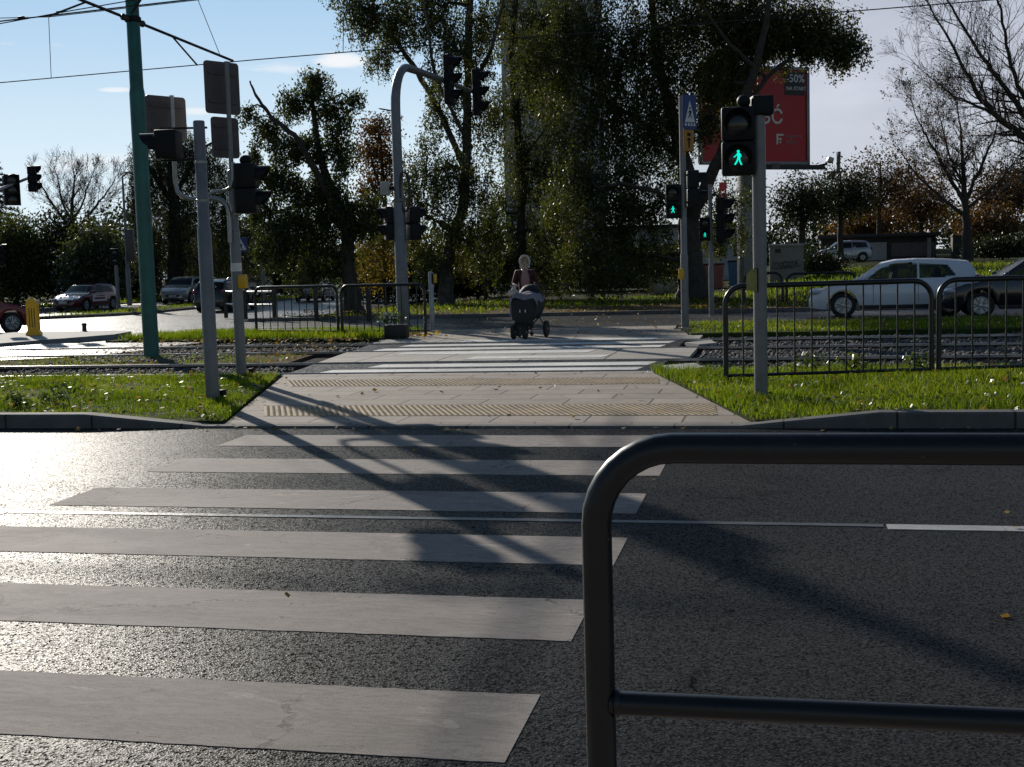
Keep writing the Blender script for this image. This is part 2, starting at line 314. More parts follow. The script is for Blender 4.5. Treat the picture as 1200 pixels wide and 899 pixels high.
# ------------------------------------------------------------------ mesh builder
class MB:
    def __init__(s): s.v = []; s.f = []
    def add(s, vs, fs):
        o = len(s.v); s.v += [tuple(p) for p in vs]; s.f += [tuple(i + o for i in f) for f in fs]; return s
    def box(s, c, size, rot=None, bev=0.):
        hx, hy, hz = (d / 2 for d in size)
        if bev <= 0:
            vs = [Vector((x, y, z)) for x in (-hx, hx) for y in (-hy, hy) for z in (-hz, hz)]
            fs = [(0, 1, 3, 2), (4, 6, 7, 5), (0, 4, 5, 1), (2, 3, 7, 6), (0, 2, 6, 4), (1, 5, 7, 3)]
        else:
            bm = bmesh.new(); bmesh.ops.create_cube(bm, size=1)
            for v in bm.verts: v.co = Vector((v.co.x * size[0], v.co.y * size[1], v.co.z * size[2]))
            bmesh.ops.bevel(bm, geom=bm.edges[:] + bm.verts[:], offset=min(bev, min(size) * .45), segments=2, affect='EDGES', profile=.5)
            bm.verts.index_update()
            vs = [v.co.copy() for v in bm.verts]; fs = [tuple(v.index for v in f.verts) for f in bm.faces]; bm.free()
        if rot is not None:
            vs = [rot @ p for p in vs]
        c = Vector(c)
        return s.add([p + c for p in vs], fs)
    def tube(s, pts, r, n=10, cap=True, up=None):
        pts = [Vector(p) for p in pts]
        rs = r if isinstance(r, (list, tuple)) else [r] * len(pts)
        t0 = (pts[1] - pts[0]).normalized()
        a = up or (Vector((0, 0, 1)) if abs(t0.z) < .9 else Vector((1, 0, 0)))
        u = t0.cross(a).normalized(); rings = []
        for i, p in enumerate(pts):
            if i == 0: t = pts[1] - p
            elif i == len(pts) - 1: t = p - pts[-2]
            else: t = (pts[i + 1] - p).normalized() + (p - pts[i - 1]).normalized()
            t.normalize()
            u = (u - t * u.dot(t)).normalized(); w = t.cross(u)
            rings.append([p + (u * math.cos(2 * math.pi * k / n) + w * math.sin(2 * math.pi * k / n)) * rs[i] for k in range(n)])
        o = len(s.v)
        for rg in rings: s.v += [tuple(q) for q in rg]
        for i in range(len(pts) - 1):
            for k in range(n):
                a0 = o + i * n + k; a1 = o + i * n + (k + 1) % n
                s.f.append((a0, a1, a1 + n, a0 + n))
        if cap:
            s.f.append(tuple(o + k for k in reversed(range(n)))); e = o + (len(pts) - 1) * n
            s.f.append(tuple(e + k for k in range(n)))
        return s
    def cyl(s, p0, p1, r0, r1=None, n=16):
        return s.tube([p0, p1], [r0, r0 if r1 is None else r1], n)
    def lathe(s, prof, origin=(0, 0, 0), axis=(0, 0, 1), n=20):
        ax = Vector(axis).normalized(); a = Vector((0, 0, 1)) if abs(ax.z) < .9 else Vector((1, 0, 0))
        u = ax.cross(a).normalized(); w = ax.cross(u); o = len(s.v); O = Vector(origin)
        for r, h in prof:
            for k in range(n):
                t = 2 * math.pi * k / n
                s.v.append(tuple(O + ax * h + (u * math.cos(t) + w * math.sin(t)) * r))
        for i in range(len(prof) - 1):
            for k in range(n):
                a0 = o + i * n + k; a1 = o + i * n + (k + 1) % n
                s.f.append((a0, a1, a1 + n, a0 + n))
        s.f.append(tuple(o + k for k in reversed(range(n)))); e = o + (len(prof) - 1) * n
        s.f.append(tuple(e + k for k in range(n)))
        return s
    def ball(s, c, r, n=10, m=7):
        if not isinstance(r, (tuple, list)): r = (r, r, r)
        prof = [(max(.001, math.sin(math.pi * i / m)), -math.cos(math.pi * i / m)) for i in range(m + 1)]
        o = len(s.v); s.lathe(prof, n=n)
        for i in range(o, len(s.v)):
            p = s.v[i]; s.v[i] = (p[0] * r[0] + c[0], p[1] * r[1] + c[1], p[2] * r[2] + c[2])
        return s
    def prism(s, poly, o, ux, uy, depth):
        """polygon (2-D) extruded along ux x uy"""
        ux = Vector(ux).normalized(); uy = Vector(uy).normalized(); nz = ux.cross(uy)
        o = Vector(o); n = len(poly)
        a = [o + ux * p[0] + uy * p[1] + nz * depth / 2 for p in poly]
        b = [o + ux * p[0] + uy * p[1] - nz * depth / 2 for p in poly]
        return s.add(a + b, [tuple(range(n)), tuple(reversed(range(n, 2 * n)))] + [(i, i + n, (i + 1) % n + n, (i + 1) % n) for i in range(n)])
    def build(s, name, mat, parent=None, smooth=True, angle=38):
        me = bpy.data.meshes.new(name); me.from_pydata(s.v, [], s.f); me.validate(); me.update()
        return link_mesh(name, me, mat, parent, smooth, angle)
def link_mesh(name, me, mat, parent=None, smooth=True, angle=38):
    o = bpy.data.objects.new(name, me); COL.objects.link(o)
    if mat is not None: me.materials.append(mat)
    if smooth:
        me.polygons.foreach_set('use_smooth', [True] * len(me.polygons))
        try: me.set_sharp_from_angle(angle=R(angle))
        except Exception: pass
    if parent is not None: o.parent = parent
    return o
def tag(o, label=None, cat=None, group=None, kind=None):
    if label: o['label'] = label
    if cat: o['category'] = cat
    if group: o['group'] = group
    if kind: o['kind'] = kind
    return o
def thing(name, label, cat, loc=(0, 0, 0), rz=0., group=None):
    o = bpy.data.objects.new(name, None); COL.objects.link(o); o.empty_display_size = .2
    o.location = loc; o.rotation_euler = (0, 0, rz)
    return tag(o, label, cat, group)
def copy_thing(root, label=None, loc=None, rz=None):
    def rec(o, p):
        c = o.copy(); COL.objects.link(c); c.parent = p
        for ch in o.children: rec(ch, c)
        return c
    c = rec(root, None)
    if loc is not None: c.location = loc
    if rz is not None: c.rotation_euler = (0, 0, rz)
    if label: c['label'] = label
    return c
def np_mesh(name, verts, faces_n, mat, parent=None, tint=None, smooth=False):
    """verts (n,3); faces_n (m,k) index array"""
    me = bpy.data.meshes.new(name)
    nv, (nf, k) = len(verts), faces_n.shape
    me.vertices.add(nv); me.vertices.foreach_set('co', np.asarray(verts, np.float32).ravel())
    me.loops.add(nf * k); me.loops.foreach_set('vertex_index', faces_n.astype(np.int32).ravel())
    me.polygons.add(nf); me.polygons.foreach_set('loop_start', np.arange(0, nf * k, k, dtype=np.int32)); me.polygons.foreach_set('loop_total', np.full(nf, k, np.int32))
    if tint is not None:
        a = me.attributes.new('tint', 'FLOAT', 'FACE'); a.data.foreach_set('value', np.asarray(tint, np.float32))
    me.update(calc_edges=True)
    o = bpy.data.objects.new(name, me); COL.objects.link(o); me.materials.append(mat)
    if smooth: me.polygons.foreach_set('use_smooth', [True] * nf)
    if parent is not None: o.parent = parent
    return o
def text_part(name, body, size, loc, rot, mat, parent, extrude=.004, align='LEFT', bold=0.):
    cu = bpy.data.curves.new(name, 'FONT'); cu.body = body; cu.size = size; cu.extrude = extrude; cu.align_x = align; cu.offset = bold
    cu.resolution_u = 3
    t = bpy.data.objects.new(name, cu); COL.objects.link(t)
    bpy.context.view_layer.update()
    me = bpy.data.meshes.new_from_object(t.evaluated_get(bpy.context.evaluated_depsgraph_get()))
    bpy.data.objects.remove(t)
    o = link_mesh(name, me, mat, parent, False)
    o.location = loc; o.rotation_euler = rot
    return o

# ------------------------------------------------------------------ the setting
def slab(name, poly, z, mat, thick=.3, zf=None, kind='structure', parent=None):
    n = len(poly); zf = zf or (lambda x, y: z)
    top = [(x, y, zf(x, y)) for x, y in poly]; bot = [(x, y, zf(x, y) - thick) for x, y in poly]
    mb = MB().add(top + bot, [tuple(range(n)), tuple(reversed(range(n, 2 * n)))] + [(i, i + n, (i + 1) % n + n, (i + 1) % n) for i in range(n)])
    # make sure the top faces up
    area = sum(poly[i][0] * poly[(i + 1) % n][1] - poly[(i + 1) % n][0] * poly[i][1] for i in range(n))
    if area < 0: mb.f = [tuple(reversed(f)) for f in mb.f]
    o = mb.build(name, mat, parent, smooth=False)
    return tag(o, kind=kind) if kind else o

def sstep(a, b, x):
    t = np.clip((x - a) / (b - a), 0, 1); return t * t * (3 - 2 * t)
def hground(x, y):
    x = np.asarray(x, float); y = np.asarray(y, float)
    h = -.14 + 0 * x
    h = np.where(y < 12.5, -.42, h)
    h = h - .27 * sstep(38, 55, y) * (1 - sstep(-19, -13, x))
    h = h + .95 * sstep(44, 78, y) * sstep(-6, 4, x) + 1.2 * sstep(80, 190, y) * sstep(-8, 10, x)
    h = h + np.where(y > 40, .05 * np.sin(x * .31 + 1.7) * np.cos(y * .23), 0)
    return h
xs = np.unique(np.concatenate([np.arange(-400, -60, 20), np.arange(-60, 60, 2.5), np.arange(60, 401, 20)]))
ys = np.unique(np.concatenate([np.arange(-80, 0, 10), np.arange(0, 40, 2.5), np.arange(40, 110, 2.5), np.arange(110, 460, 20)]))
gx, gy = np.meshgrid(xs, ys); nx, ny = len(xs), len(ys)
gv = np.stack([gx.ravel(), gy.ravel(), hground(gx.ravel(), gy.ravel())], 1)
ii = np.arange((ny - 1) * (nx - 1)); rr_, cc_ = ii // (nx - 1), ii % (nx - 1); a0 = rr_ * nx + cc_
g = np_mesh('ground', gv, np.stack([a0, a0 + 1, a0 + nx + 1, a0 + nx], 1), M['soil'], smooth=True)
tag(g, kind='structure')

slab('road', [(-120, 3.1), (80, 3.1), (80, Y0), (-120, Y0)], 0, M['asphalt'], .3, lambda x, y: zroad(y))
slab('near_kerb', [(-120, 2.95), (80, 2.95), (80, 3.1), (-120, 3.1)], -.03, M['kerb'], .3)
slab('near_pavement', [(-120, -8), (80, -8), (80, 2.95), (-120, 2.95)], -.034, M['slab'], .3)
# crossing bars, each laid by hand: edges wander a little
def bar(name, x0, x1, y0, y1, mat, zf, wob=.012, skew=0.):
    k = 70; p = []
    for i in range(k + 1):
        t = i / k; p.append((x0 + (x1 - x0) * t, y0 + random.uniform(-wob, wob) * .35))
    for i in range(k + 1):
        t = 1 - i / k; p.append((x0 + (x1 - x0) * t + skew, y1 + random.uniform(-wob, wob) * .35))
    return slab(name, p, 0, mat, .006, zf)
for k in range(-1, 6):
    y = 3.99 + k * 1.316
    if y < 3.2: continue
    bar('crossing_stripe', -5.1 + random.uniform(-.04, .04), -.92 + random.uniform(-.015, .015), y, y + .645, M['paint'], lambda x, y: zroad(y) + .003)
bar('lane_line', -60, -5.3, 7.63, 7.75, M['paint_line'], lambda x, y: zroad(y) + .005, .01)
bar('road_seam', -5.28, .58, 7.665, 7.735, M['seam'], lambda x, y: zroad(y) + .0045, .012)
bar('lane_line', .6, 4.6, 7.60, 7.73, M['paint_line'], lambda x, y: zroad(y) + .005, .006)

# tram island kerb: full height, ramped down to the crossing
kx = [-120, -30, -12, -7.1, -6.7, -6.2, -5.75, -4, -2, -.4, .0, .4, .85, 6, 30, 80]
def kz(x):
    return float(np.interp(x, [-7.1, -5.75, -.4, .85], [.125, .002, .002, .125]))
mb = MB(); n_ = len(kx)
prof = lambda x: [(Y0, -.3), (Y0, kz(x) - .02), (Y0 + .02, kz(x)), (Y0 + .2, kz(x)), (Y0 + .2, -.3)]
vs = [(x, y, z) for x in kx for y, z in prof(x)]
fs = [(i * 5 + j, i * 5 + (j + 1) % 5, (i + 1) * 5 + (j + 1) % 5, (i + 1) * 5 + j) for i in range(n_ - 1) for j in range(5)]
mb.add(vs, [tuple(reversed(f)) for f in fs]); tag(mb.build('kerb', M['kerb'], smooth=False), kind='structure')

PL0, PL1, PR0, PR1 = (-5.62, Y0 + .2), (-7.25, 17.42), (-.28, Y0 + .2), (-1.78, 17.42)
slab('pavement', [PL0, PR0, PR1, PL1], 0, M['slab'], .3)
LWN = .03
lawnL = [(-60, Y0 + .2), PL0, PL1, (-60, 17.3)]
lawnR = [PR0, (60, Y0 + .2), (60, 17.3), PR1]
slab('lawn', [(-60, Y0 + .205), (PL0[0] - .02, Y0 + .205), (PL1[0] - .02, 17.3), (-60, 17.3)], LWN, M['lawn'], .3)
slab('lawn', [(PR0[0] + .02, Y0 + .205), (60, Y0 + .205), (60, 17.3), (PR1[0] + .02, 17.3)], LWN, M['lawn'], .3)
# warning strips of raised studs
def tactile(x0, x1, y0, y1, lean):
    slab('tactile_base', [(x0, y0), (x1, y0), (x1 + lean, y1), (x0 - .4, y1)], .004, M['tactile'], .05)
    dome = MB().lathe([(.02, 0), (.018, .0025), (.012, .0042), (.004, .0046)], n=6)
    bv = np.array(dome.v); P = []
    yy = y0 + .04
    while yy < y1:
        t = (yy - y0) / (y1 - y0); xx = x0 - .4 * t + .05
        while xx < x1 + lean * t: P.append((xx, yy, .004)); xx += .066
        yy += .058
    P = np.array(P); m = len(P); nb = len(bv)
    V = (P[:, None, :] + bv[None]).reshape(-1, 3)
    quads = np.array([f for f in dome.f if len(f) == 4])
    Fc = (quads[None] + (np.arange(m) * nb)[:, None, None]).reshape(-1, 4)
    top = np.array([f for f in dome.f if len(f) == 6][1])
    o = np_mesh('tactile_paving', V, Fc, M['tactile']); tag(o, kind='structure')
tactile(-5.45, -.64, 12.5, 13.42, -.08)
tactile(-6.45, -1.52, 15.72, 16.52, -.1)

# tram bed
slab('track_bed', [(-80, 17.3), (80, 17.3), (80, 25.8), (-80, 25.8)], -.09, M['ballast_bed'], .3)
def edgeL(y): return -7.3 - (y - 17.4) * .14
XR = -1.47
def cross(name, y0, y1, mat, z, xr=XR, xr2=None):
    return slab(name, [(edgeL(y0), y0), (xr, y0), (xr if xr2 is None else xr2, y1), (edgeL(y1), y1)], z, mat, .06)
cross('crossing_slab', 17.44, 17.60, M['slab_track'], -.004)
cross('track_infill', 17.72, 19.56, M['asphalt_far'], -.012, -1.75)
cross('crossing_slab', 19.70, 22.18, M['slab_track'], -.004)
cross('track_infill', 22.32, 24.42, M['asphalt_far'], -.012, -1.85)
cross('crossing_slab', 24.56, 25.9, M['slab_track'], -.004, -1.6)
zt_ = lambda x, y: -.006
for y0, y1, xl, xr in ((17.76, 18.36, -6.9, -2.08), (18.72, 19.32, -6.4, -1.98), (22.42, 23.1, -7.6, -2.18), (23.62, 24.18, -7.4, -2.1)):
    bar('tram_crossing_stripe', xl, xr, y0, y1, M['paint_white'], zt_, .02, .08)
for y0, y1, xl, xr in ((20.15, 20.75, -5.2, -2.9), (21.35, 21.95, -6.8, -3.3), (24.72, 25.22, -6.5, -2.5)):
    bar('tram_crossing_stripe', xl, xr, y0, y1, M['paint_white'], lambda x, y: .001, .02, .08)
slab('ramp_wedge', [(-1.45, 17.72), (-1.1, 18.1), (-1.3, 18.9), (-1.75, 18.5)], .0, M['concrete'], .12)
slab('ramp_wedge', [(-1.5, 23.0), (-1.2, 23.4), (-1.35, 24.2), (-1.8, 23.6)], .0, M['concrete'], .12)
for ya, yb in ((17.66, 19.63), (22.25, 24.49)):
    t = bpy.data.objects.new('tram_track', None); COL.objects.link(t); t['kind'] = 'structure'
    for y in (ya, yb):
        head = MB()
        sec = [(-.034, .0), (-.034, -.03), (.034, -.03), (.034, .0), (.026, .008), (-.026, .008)]
        head.add([(x, y + a, b + .004) for x in (-80, 80) for a, b in sec], [(i, (i + 1) % 6, (i + 1) % 6 + 6, i + 6) for i in range(6)])
        head.build('rail_head', M['rail'], t, smooth=False)
        MB().box((0, y, -.085), (160, .03, .11)).build('rail_web', M['railside'], t, smooth=False)
# paved tram stretch by the junction, worn earth between the tracks
slab('tram_paving', [(-80, 22.32), (-13.4, 22.32), (-12.9, 24.42), (-80, 24.42)], -.02, M['asphalt_far'], .1)
slab('tram_paving', [(-80, 24.56), (-13.2, 24.56), (-12.6, 26.6), (-80, 26.6)], -.012, M['asphalt_far'], .1)
slab('tram_paving', [(-80, 21.2), (-15.5, 21.2), (-13.6, 22.18), (-80, 22.18)], -.02, M['asphalt_far'], .1)
slab('worn_verge', [(-80, 19.8), (-8.3, 19.8), (-8.6, 22.1), (-13.5, 22.1), (-15.6, 21.15), (-80, 21.15)], -.035, M['litter'], .1)
# far side of the tracks
slab('far_pavement', [(-8.45, 25.95), (-1.9, 25.95), (-2.4, 29.6), (-8.3, 29.6)], -.002, M['slab'], .2)
slab('lawn', [(-1.85, 25.9), (60, 25.9), (60, 30.3), (-2.35, 30.3)], .03, M['lawn'], .3)
slab('lawn', [(-15.5, 26.65), (-8.5, 25.9), (-8.35, 29.2), (-15.2, 29.6)], .03, M['lawn'], .3)
slab('far_kerb', [(-8.3, 29.6), (-2.4, 29.6), (-2.36, 29.75), (-8.3, 29.75)], .0, M['kerb'], .3)
slab('far_kerb', [(-2.35, 30.3), (60, 30.3), (60, 30.45), (-2.36, 30.45)], .045, M['kerb'], .3)
slab('far_street', [(-120, 26.6), (-15.5, 26.6), (-15.2, 29.62), (-8.3, 29.76), (-2.36, 29.76), (-2.36, 30.46), (80, 30.46), (80, 37.6), (-120, 37.6)], -.06, M['asphalt_far'], .2)
def zst(y): return -.062 - .25 * float(sstep(38, 55, y))
def strip_y(name, xl, xr, y0, y1, mat, dz, n=24, thick=.25, kind='structure'):
    """surface that follows the dip of the cross street"""
    vs = []; f = []
    for i_ in range(n + 1):
        y = y0 + (y1 - y0) * (i_ / n) ** 1.5
        for x, z in ((xl(y), zst(y) + dz), (xr(y), zst(y) + dz), (xr(y), zst(y) + dz - thick), (xl(y), zst(y) + dz - thick)): vs.append((x, y, z))
    for i_ in range(n):
        for k_ in range(4): f.append((i_ * 4 + k_, i_ * 4 + (k_ + 1) % 4, i_ * 4 + 4 + (k_ + 1) % 4, i_ * 4 + 4 + k_))
    f += [(3, 2, 1, 0), (n * 4, n * 4 + 1, n * 4 + 2, n * 4 + 3)]
    return tag(MB().add(vs, f).build(name, mat, None, smooth=False), kind=kind)
strip_y('cross_street', lambda y: -52., lambda y: float(np.interp(y, [37.6, 46, 60, 150], [-17.5, -17.2, -19, -22])), 37.6, 150, M['asphalt_far'], 0)
slab('far_kerb', [(-16.8, 37.6), (80, 37.6), (80, 37.75), (-16.8, 37.75)], .05, M['kerb'], .3)
slab('park_path', [(-16.8, 37.75), (30, 37.75), (30, 39.6), (-16.8, 39.6)], .0, M['litter'], .3)
slab('park_path', [(-9.4, 39.6), (-3.2, 39.6), (-3.4, 43.5), (-9.8, 43.5)], -.002, M['litter'], .3)
slab('lane_line', [(-60, 33.5), (-26, 33.5), (-26, 33.65), (-60, 33.65)], -.055, M['paint_line'], .003)
slab('lane_line', [(-17, 33.5), (-9, 33.5), (-9, 33.65), (-17, 33.65)], -.055, M['paint_line'], .003)
# traffic islands on the left
isl = [(-17.7, 25.4), (-16.5, 28.8), (-16.8, 30.2), (-17.6, 30.7), (-34, 31.4), (-34, 25.4)]
slab('traffic_island', isl, .07, M['concrete'], .3)
ml = lambda y: float(np.interp(y, [46, 49, 120], [-30.6, -31.2, -34.]))
mr_ = lambda y: float(np.interp(y, [46, 54, 57, 120], [-30.2, -29.3, -29.6, -32.]))
strip_y('median_kerb', ml, mr_, 46.5, 110, M['kerb'], .11)
strip_y('lawn', lambda y: ml(y) + .14, lambda y: mr_(y) - .14, 46.9, 109, M['lawn'], .13)
strip_y('lawn', lambda y: -120., lambda y: -52., 37.6, 150, M['lawn'], .06)
strip_y('verge', lambda y: -47., lambda y: -41.5, 70, 130, M['lawn'], .08)

# ------------------------------------------------------------------ small scattered matter: grass, stones, leaves
def inside(poly, x, y):
    c = np.zeros(len(x), bool); n = len(poly)
    for i in range(n):
        x0, y0 = poly[i]; x1, y1 = poly[(i + 1) % n]
        hit = ((y0 > y) != (y1 > y)) & (x < (x1 - x0) * (y - y0) / (y1 - y0 + 1e-12) + x0)
        c ^= hit
    return c
def scatter(poly, n):
    p = np.array(poly); lo, hi = p.min(0), p.max(0)
    x = rng.uniform(lo[0], hi[0], n); y = rng.uniform(lo[1], hi[1], n)
    k = inside(poly, x, y); return x[k], y[k]
def lump(x, y, s=1.):
    return .5 + .5 * (np.sin(x * 2.1 * s + 1.3 * np.sin(y * 1.7 * s)) * np.cos(y * 2.6 * s + 1.1 * np.sin(x * 1.3 * s)))
def grass(poly, n, z, hmin, hmax, w, name='grass', mat=None, thin=.25):
    x, y = scatter(poly, n)
    bare = lump(x * 1.3 + 11, y * 1.3 + 5, 1.15) * .6 + lump(x, y, 4.3) * .4; kk = rng.random(len(x)) < np.clip((bare - .18) * 6, .06, 1); x, y = x[kk], y[kk]
    l = lump(x, y, 1.) * .6 + lump(x + 7, y + 3, 3.1) * .4
    k = rng.random(len(x)) < (thin + (1 - thin) * l); x, y, l = x[k], y[k], l[k]
    m = len(x); h = rng.uniform(hmin, hmax, m) * (.55 + .75 * l)
    if y.min() < 13: h *= .45 + .55 * np.clip((y - Y0 - .25) / .6, 0, 1)
    a = rng.uniform(0, 2 * np.pi, m); le = rng.uniform(.1, .75, m) * h; la = rng.uniform(0, 2 * np.pi, m)
    ux, uy = np.cos(a), np.sin(a); ww = w * rng.uniform(.6, 1.3, m)
    B = np.stack([x, y, np.full(m, z)], 1); U = np.stack([ux, uy, 0 * ux], 1)
    mid = B + np.stack([np.cos(la) * le * .35, np.sin(la) * le * .35, h * .6], 1)
    tip = B + np.stack([np.cos(la) * le, np.sin(la) * le, h], 1)
    V = np.stack([B - U * ww[:, None] / 2, B + U * ww[:, None] / 2, mid + U * ww[:, None] * .4, mid - U * ww[:, None] * .4, tip + U * ww[:, None] * .08, tip - U * ww[:, None] * .08], 1).reshape(-1, 3)
    o = (np.arange(m) * 6)[:, None]
    Fc = np.concatenate([o + [0, 1, 2, 3], o + [3, 2, 4, 5]])
    t = np.clip(rng.beta(2, 2.6, m) * .85 + .35 * (.5 - lump(x - 4, y + 9, .8)) + .2 * (1 - l) + rng.normal(0, .06, m), 0, 1)
    return tag(np_mesh(name, V, Fc, mat or LEAF['grass'], tint=np.concatenate([t, t])), kind='stuff')
def leaf_quads(c, size, droop=.0, aspect=.55, flat=0.):
    """leaf-sized diamonds around points c"""
    m = len(c)
    d = rng.normal(size=(m, 3)); d[:, 2] -= droop * 2.2; d[:, 2] *= (1 - flat); d /= np.linalg.norm(d, axis=1)[:, None] + 1e-9
    e = rng.normal(size=(m, 3)); e[:, 2] *= (1 - flat); e -= d * (e * d).sum(1)[:, None]; e /= np.linalg.norm(e, axis=1)[:, None] + 1e-9
    s = size * rng.uniform(.6, 1.35, m)[:, None]
    V = np.stack([c - d * s * .5, c + e * s * aspect * .5 + d * s * .05, c + d * s * .5, c - e * s * aspect * .5 + d * s * .05], 1).reshape(-1, 3)
    return V, (np.arange(m) * 4)[:, None] + np.arange(4)
def litter(poly, n, z, size, mat='fallen', name='fallen_leaves', zf=None):
    x, y = scatter(poly, n); m = len(x)
    z_ = (zf(x, y) if zf else z) + rng.uniform(.004, .03, m)
    V, Fc = leaf_quads(np.stack([x, y, z_], 1), size, flat=.8, aspect=.7)
    return tag(np_mesh(name, V, Fc, LEAF[mat], tint=rng.random(m)), kind='stuff')
vL = [(-18, Y0 + .22), (PL0[0] - .0, Y0 + .22), (PL1[0] - .0, 17.25), (-18, 17.25)]
vR = [(PR0[0] + .0, Y0 + .22), (9, Y0 + .22), (9, 17.25), (PR1[0] + .0, 17.25)]
grass(vL, 135000, LWN - .005, .03, .085, .007)
grass(vR, 125000, LWN - .005, .045, .13, .007)
grass([(-40, Y0 + .2), (-18, Y0 + .2), (-18, 17.2), (-40, 17.2)], 30000, LWN, .05, .1, .014)
grass([(9, Y0 + .2), (30, Y0 + .2), (30, 17.2), (9, 17.2)], 30000, LWN, .05, .12, .014)
grass([(-1.8, 26.0), (16, 26.0), (16, 30.2), (-2.2, 30.2)], 36000, .025, .04, .11, .013, thin=.1)
grass([(-15.3, 26.75), (-8.6, 26.0), (-8.45, 29.1), (-15.0, 29.5)], 30000, .025, .06, .17, .013)
grass([(-18, 19.9), (-8.4, 19.9), (-8.7, 22.0), (-13.6, 22.0), (-16, 21.1)], 5500, -.04, .03, .1, .01, thin=.02)
def grass_on_ground(poly, n, h0, h1, w):
    o = grass(poly, n, 0, h0, h1, w, thin=.1); me = o.data
    co = np.empty(len(me.vertices) * 3, np.float32); me.vertices.foreach_get('co', co); co = co.reshape(-1, 3)
    b = co.reshape(-1, 6, 3)[:, 0]; co[:, 2] += np.repeat(hground(b[:, 0], b[:, 1]), 6) - .01
    me.vertices.foreach_set('co', co.ravel()); me.update()
grass_on_ground([(-3, 41), (26, 41), (30, 74), (0, 74)], 46000, .1, .28, .035)
grass_on_ground([(-16, 41), (-3.2, 41), (-2, 58), (-18, 58)], 12000, .08, .2, .03)
def grass_on_street(poly, n, h0, h1, w, dz):
    o = grass(poly, n, 0, h0, h1, w, thin=.3); me = o.data
    co = np.empty(len(me.vertices) * 3, np.float32); me.vertices.foreach_get('co', co); co = co.reshape(-1, 3)
    b = co.reshape(-1, 6, 3)[:, 0]; co[:, 2] += np.repeat(-.062 - .25 * sstep(38, 55, b[:, 1]) + dz, 6)
    me.vertices.foreach_set('co', co.ravel()); me.update()
grass_on_street([(-30.4, 47.2), (-29.5, 53.8), (-29.8, 57), (-31.6, 105), (-33.4, 105), (-31., 49)], 14000, .08, .2, .03, .12)
grass_on_street([(-47, 70), (-41.5, 70), (-41.5, 110), (-47, 110)], 9000, .1, .25, .05, .07)
# broad-leaved weeds
def weeds(spots, name, label):
    for (x, y, z, s, k) in spots:
        c = []
        for q in range(k):
            a = random.uniform(0, 6.28); e = random.uniform(.25, 1.3)
            for t in (.35, .6, .85, 1.):
                rr = s * t
                c.append((x + math.cos(a) * math.cos(e) * rr + random.gauss(0, .012), y + math.sin(a) * math.cos(e) * rr + random.gauss(0, .012), z + math.sin(e) * rr * .95 + .02))
        V, Fc = leaf_quads(np.array(c), .075, aspect=.6)
        tag(np_mesh(name, V, Fc, LEAF['weed'], tint=rng.random(len(c))), label, 'weed', 'leafy weeds on the tram island lawns')
pz = gnd(73, 475, LWN); weeds([(pz.x, pz.y, LWN, .27, 26)], 'leafy_weed', 'tallest leafy weed on the left lawn near the kerb')
pz = gnd(22, 478, LWN); weeds([(pz.x, pz.y, LWN, .17, 20)], 'leafy_weed', 'low leafy weed on the left lawn at the picture edge')
for px, lb in ((950, 'leafy weed behind the railing, first right of the grey light pole'), (1000, 'leafy weed behind the middle of the right railing'), (1080, 'leafy weed behind the joint of the two right railings')):
    p = gnd(px, 441, LWN); weeds([(p.x, p.y + .5, LWN, .26, 24)], 'leafy_weed', lb)
# stones
def stones(poly, n, z, s0, s1, name='ballast_stones'):
    x, y = scatter(poly, n); m = len(x)
    bm = bmesh.new(); bmesh.ops.create_icosphere(bm, subdivisions=1, radius=1); bm.verts.ensure_lookup_table()
    bv = np.array([v.co[:] for v in bm.verts]); bf = np.array([[v.index for v in f.verts] for f in bm.faces]); bm.free()
    nb = len(bv)
    sc = rng.uniform(s0, s1, (m, 1, 1)) * rng.uniform(.6, 1.3, (m, 1, 3)) * (1 + rng.uniform(-.28, .28, (m, nb, 1)))
    a = rng.uniform(0, 6.28, m); ca, sa = np.cos(a)[:, None], np.sin(a)[:, None]
    P = bv[None] * sc; X = P[..., 0] * ca - P[..., 1] * sa; Y = P[..., 0] * sa + P[..., 1] * ca
    V = np.stack([X + x[:, None], Y + y[:, None], P[..., 2] * .8 + z + rng.uniform(0, s0, m)[:, None]], -1).reshape(-1, 3)
    Fc = (bf[None] + (np.arange(m) * nb)[:, None, None]).reshape(-1, 3)
    return tag(np_mesh(name, V, Fc, M['stone']), kind='stuff')
stones([(-1.35, 19.75), (9, 19.75), (9, 22.15), (-1.35, 22.15)], 9000, -.085, .022, .05)
stones([(-1.2, 17.75), (9, 17.75), (9, 19.5), (-1.6, 19.5)], 4500, -.09, .022, .05)
stones([(-1.5, 22.35), (9, 22.35), (9, 25.8), (-1.8, 25.8)], 5500, -.09, .025, .055)
stones([(-13.2, 17.4), (-7.6, 17.4), (-7.9, 19.6), (-13.2, 19.6)], 3500, -.09, .022, .05)
stones([(-13.2, 20.6), (-10, 20.6), (-10, 23.3), (-13.2, 23.3)], 2600, -.06, .025, .06)
stones([(-13.2, 22.3), (-8.2, 22.3), (-8.6, 26.5), (-13.2, 26.6)], 5200, -.09, .025, .055)
stones([(-12.6, 17.25), (-7.5, 17.25), (-7.5, 17.6), (-12.6, 17.6)], 500, -.03, .02, .04)
litter(vL, 900, LWN + .05, .06); litter(vR, 1000, LWN + .06, .06)
def clover(poly, n, z, name='clover'):
    x, y = scatter(poly, n); k = lump(x + 3, y - 2, 1.6) > .62; x, y = x[k], y[k]; m = len(x)
    V, Fc = leaf_quads(np.stack([x, y, z + rng.uniform(.0, .05, m)], 1), .055, flat=.55, aspect=.8)
    tag(np_mesh(name, V, Fc, LEAF['weed'], tint=rng.random(m)), kind='stuff')
clover(vL, 7000, LWN + .01); clover(vR, 7000, LWN + .02)
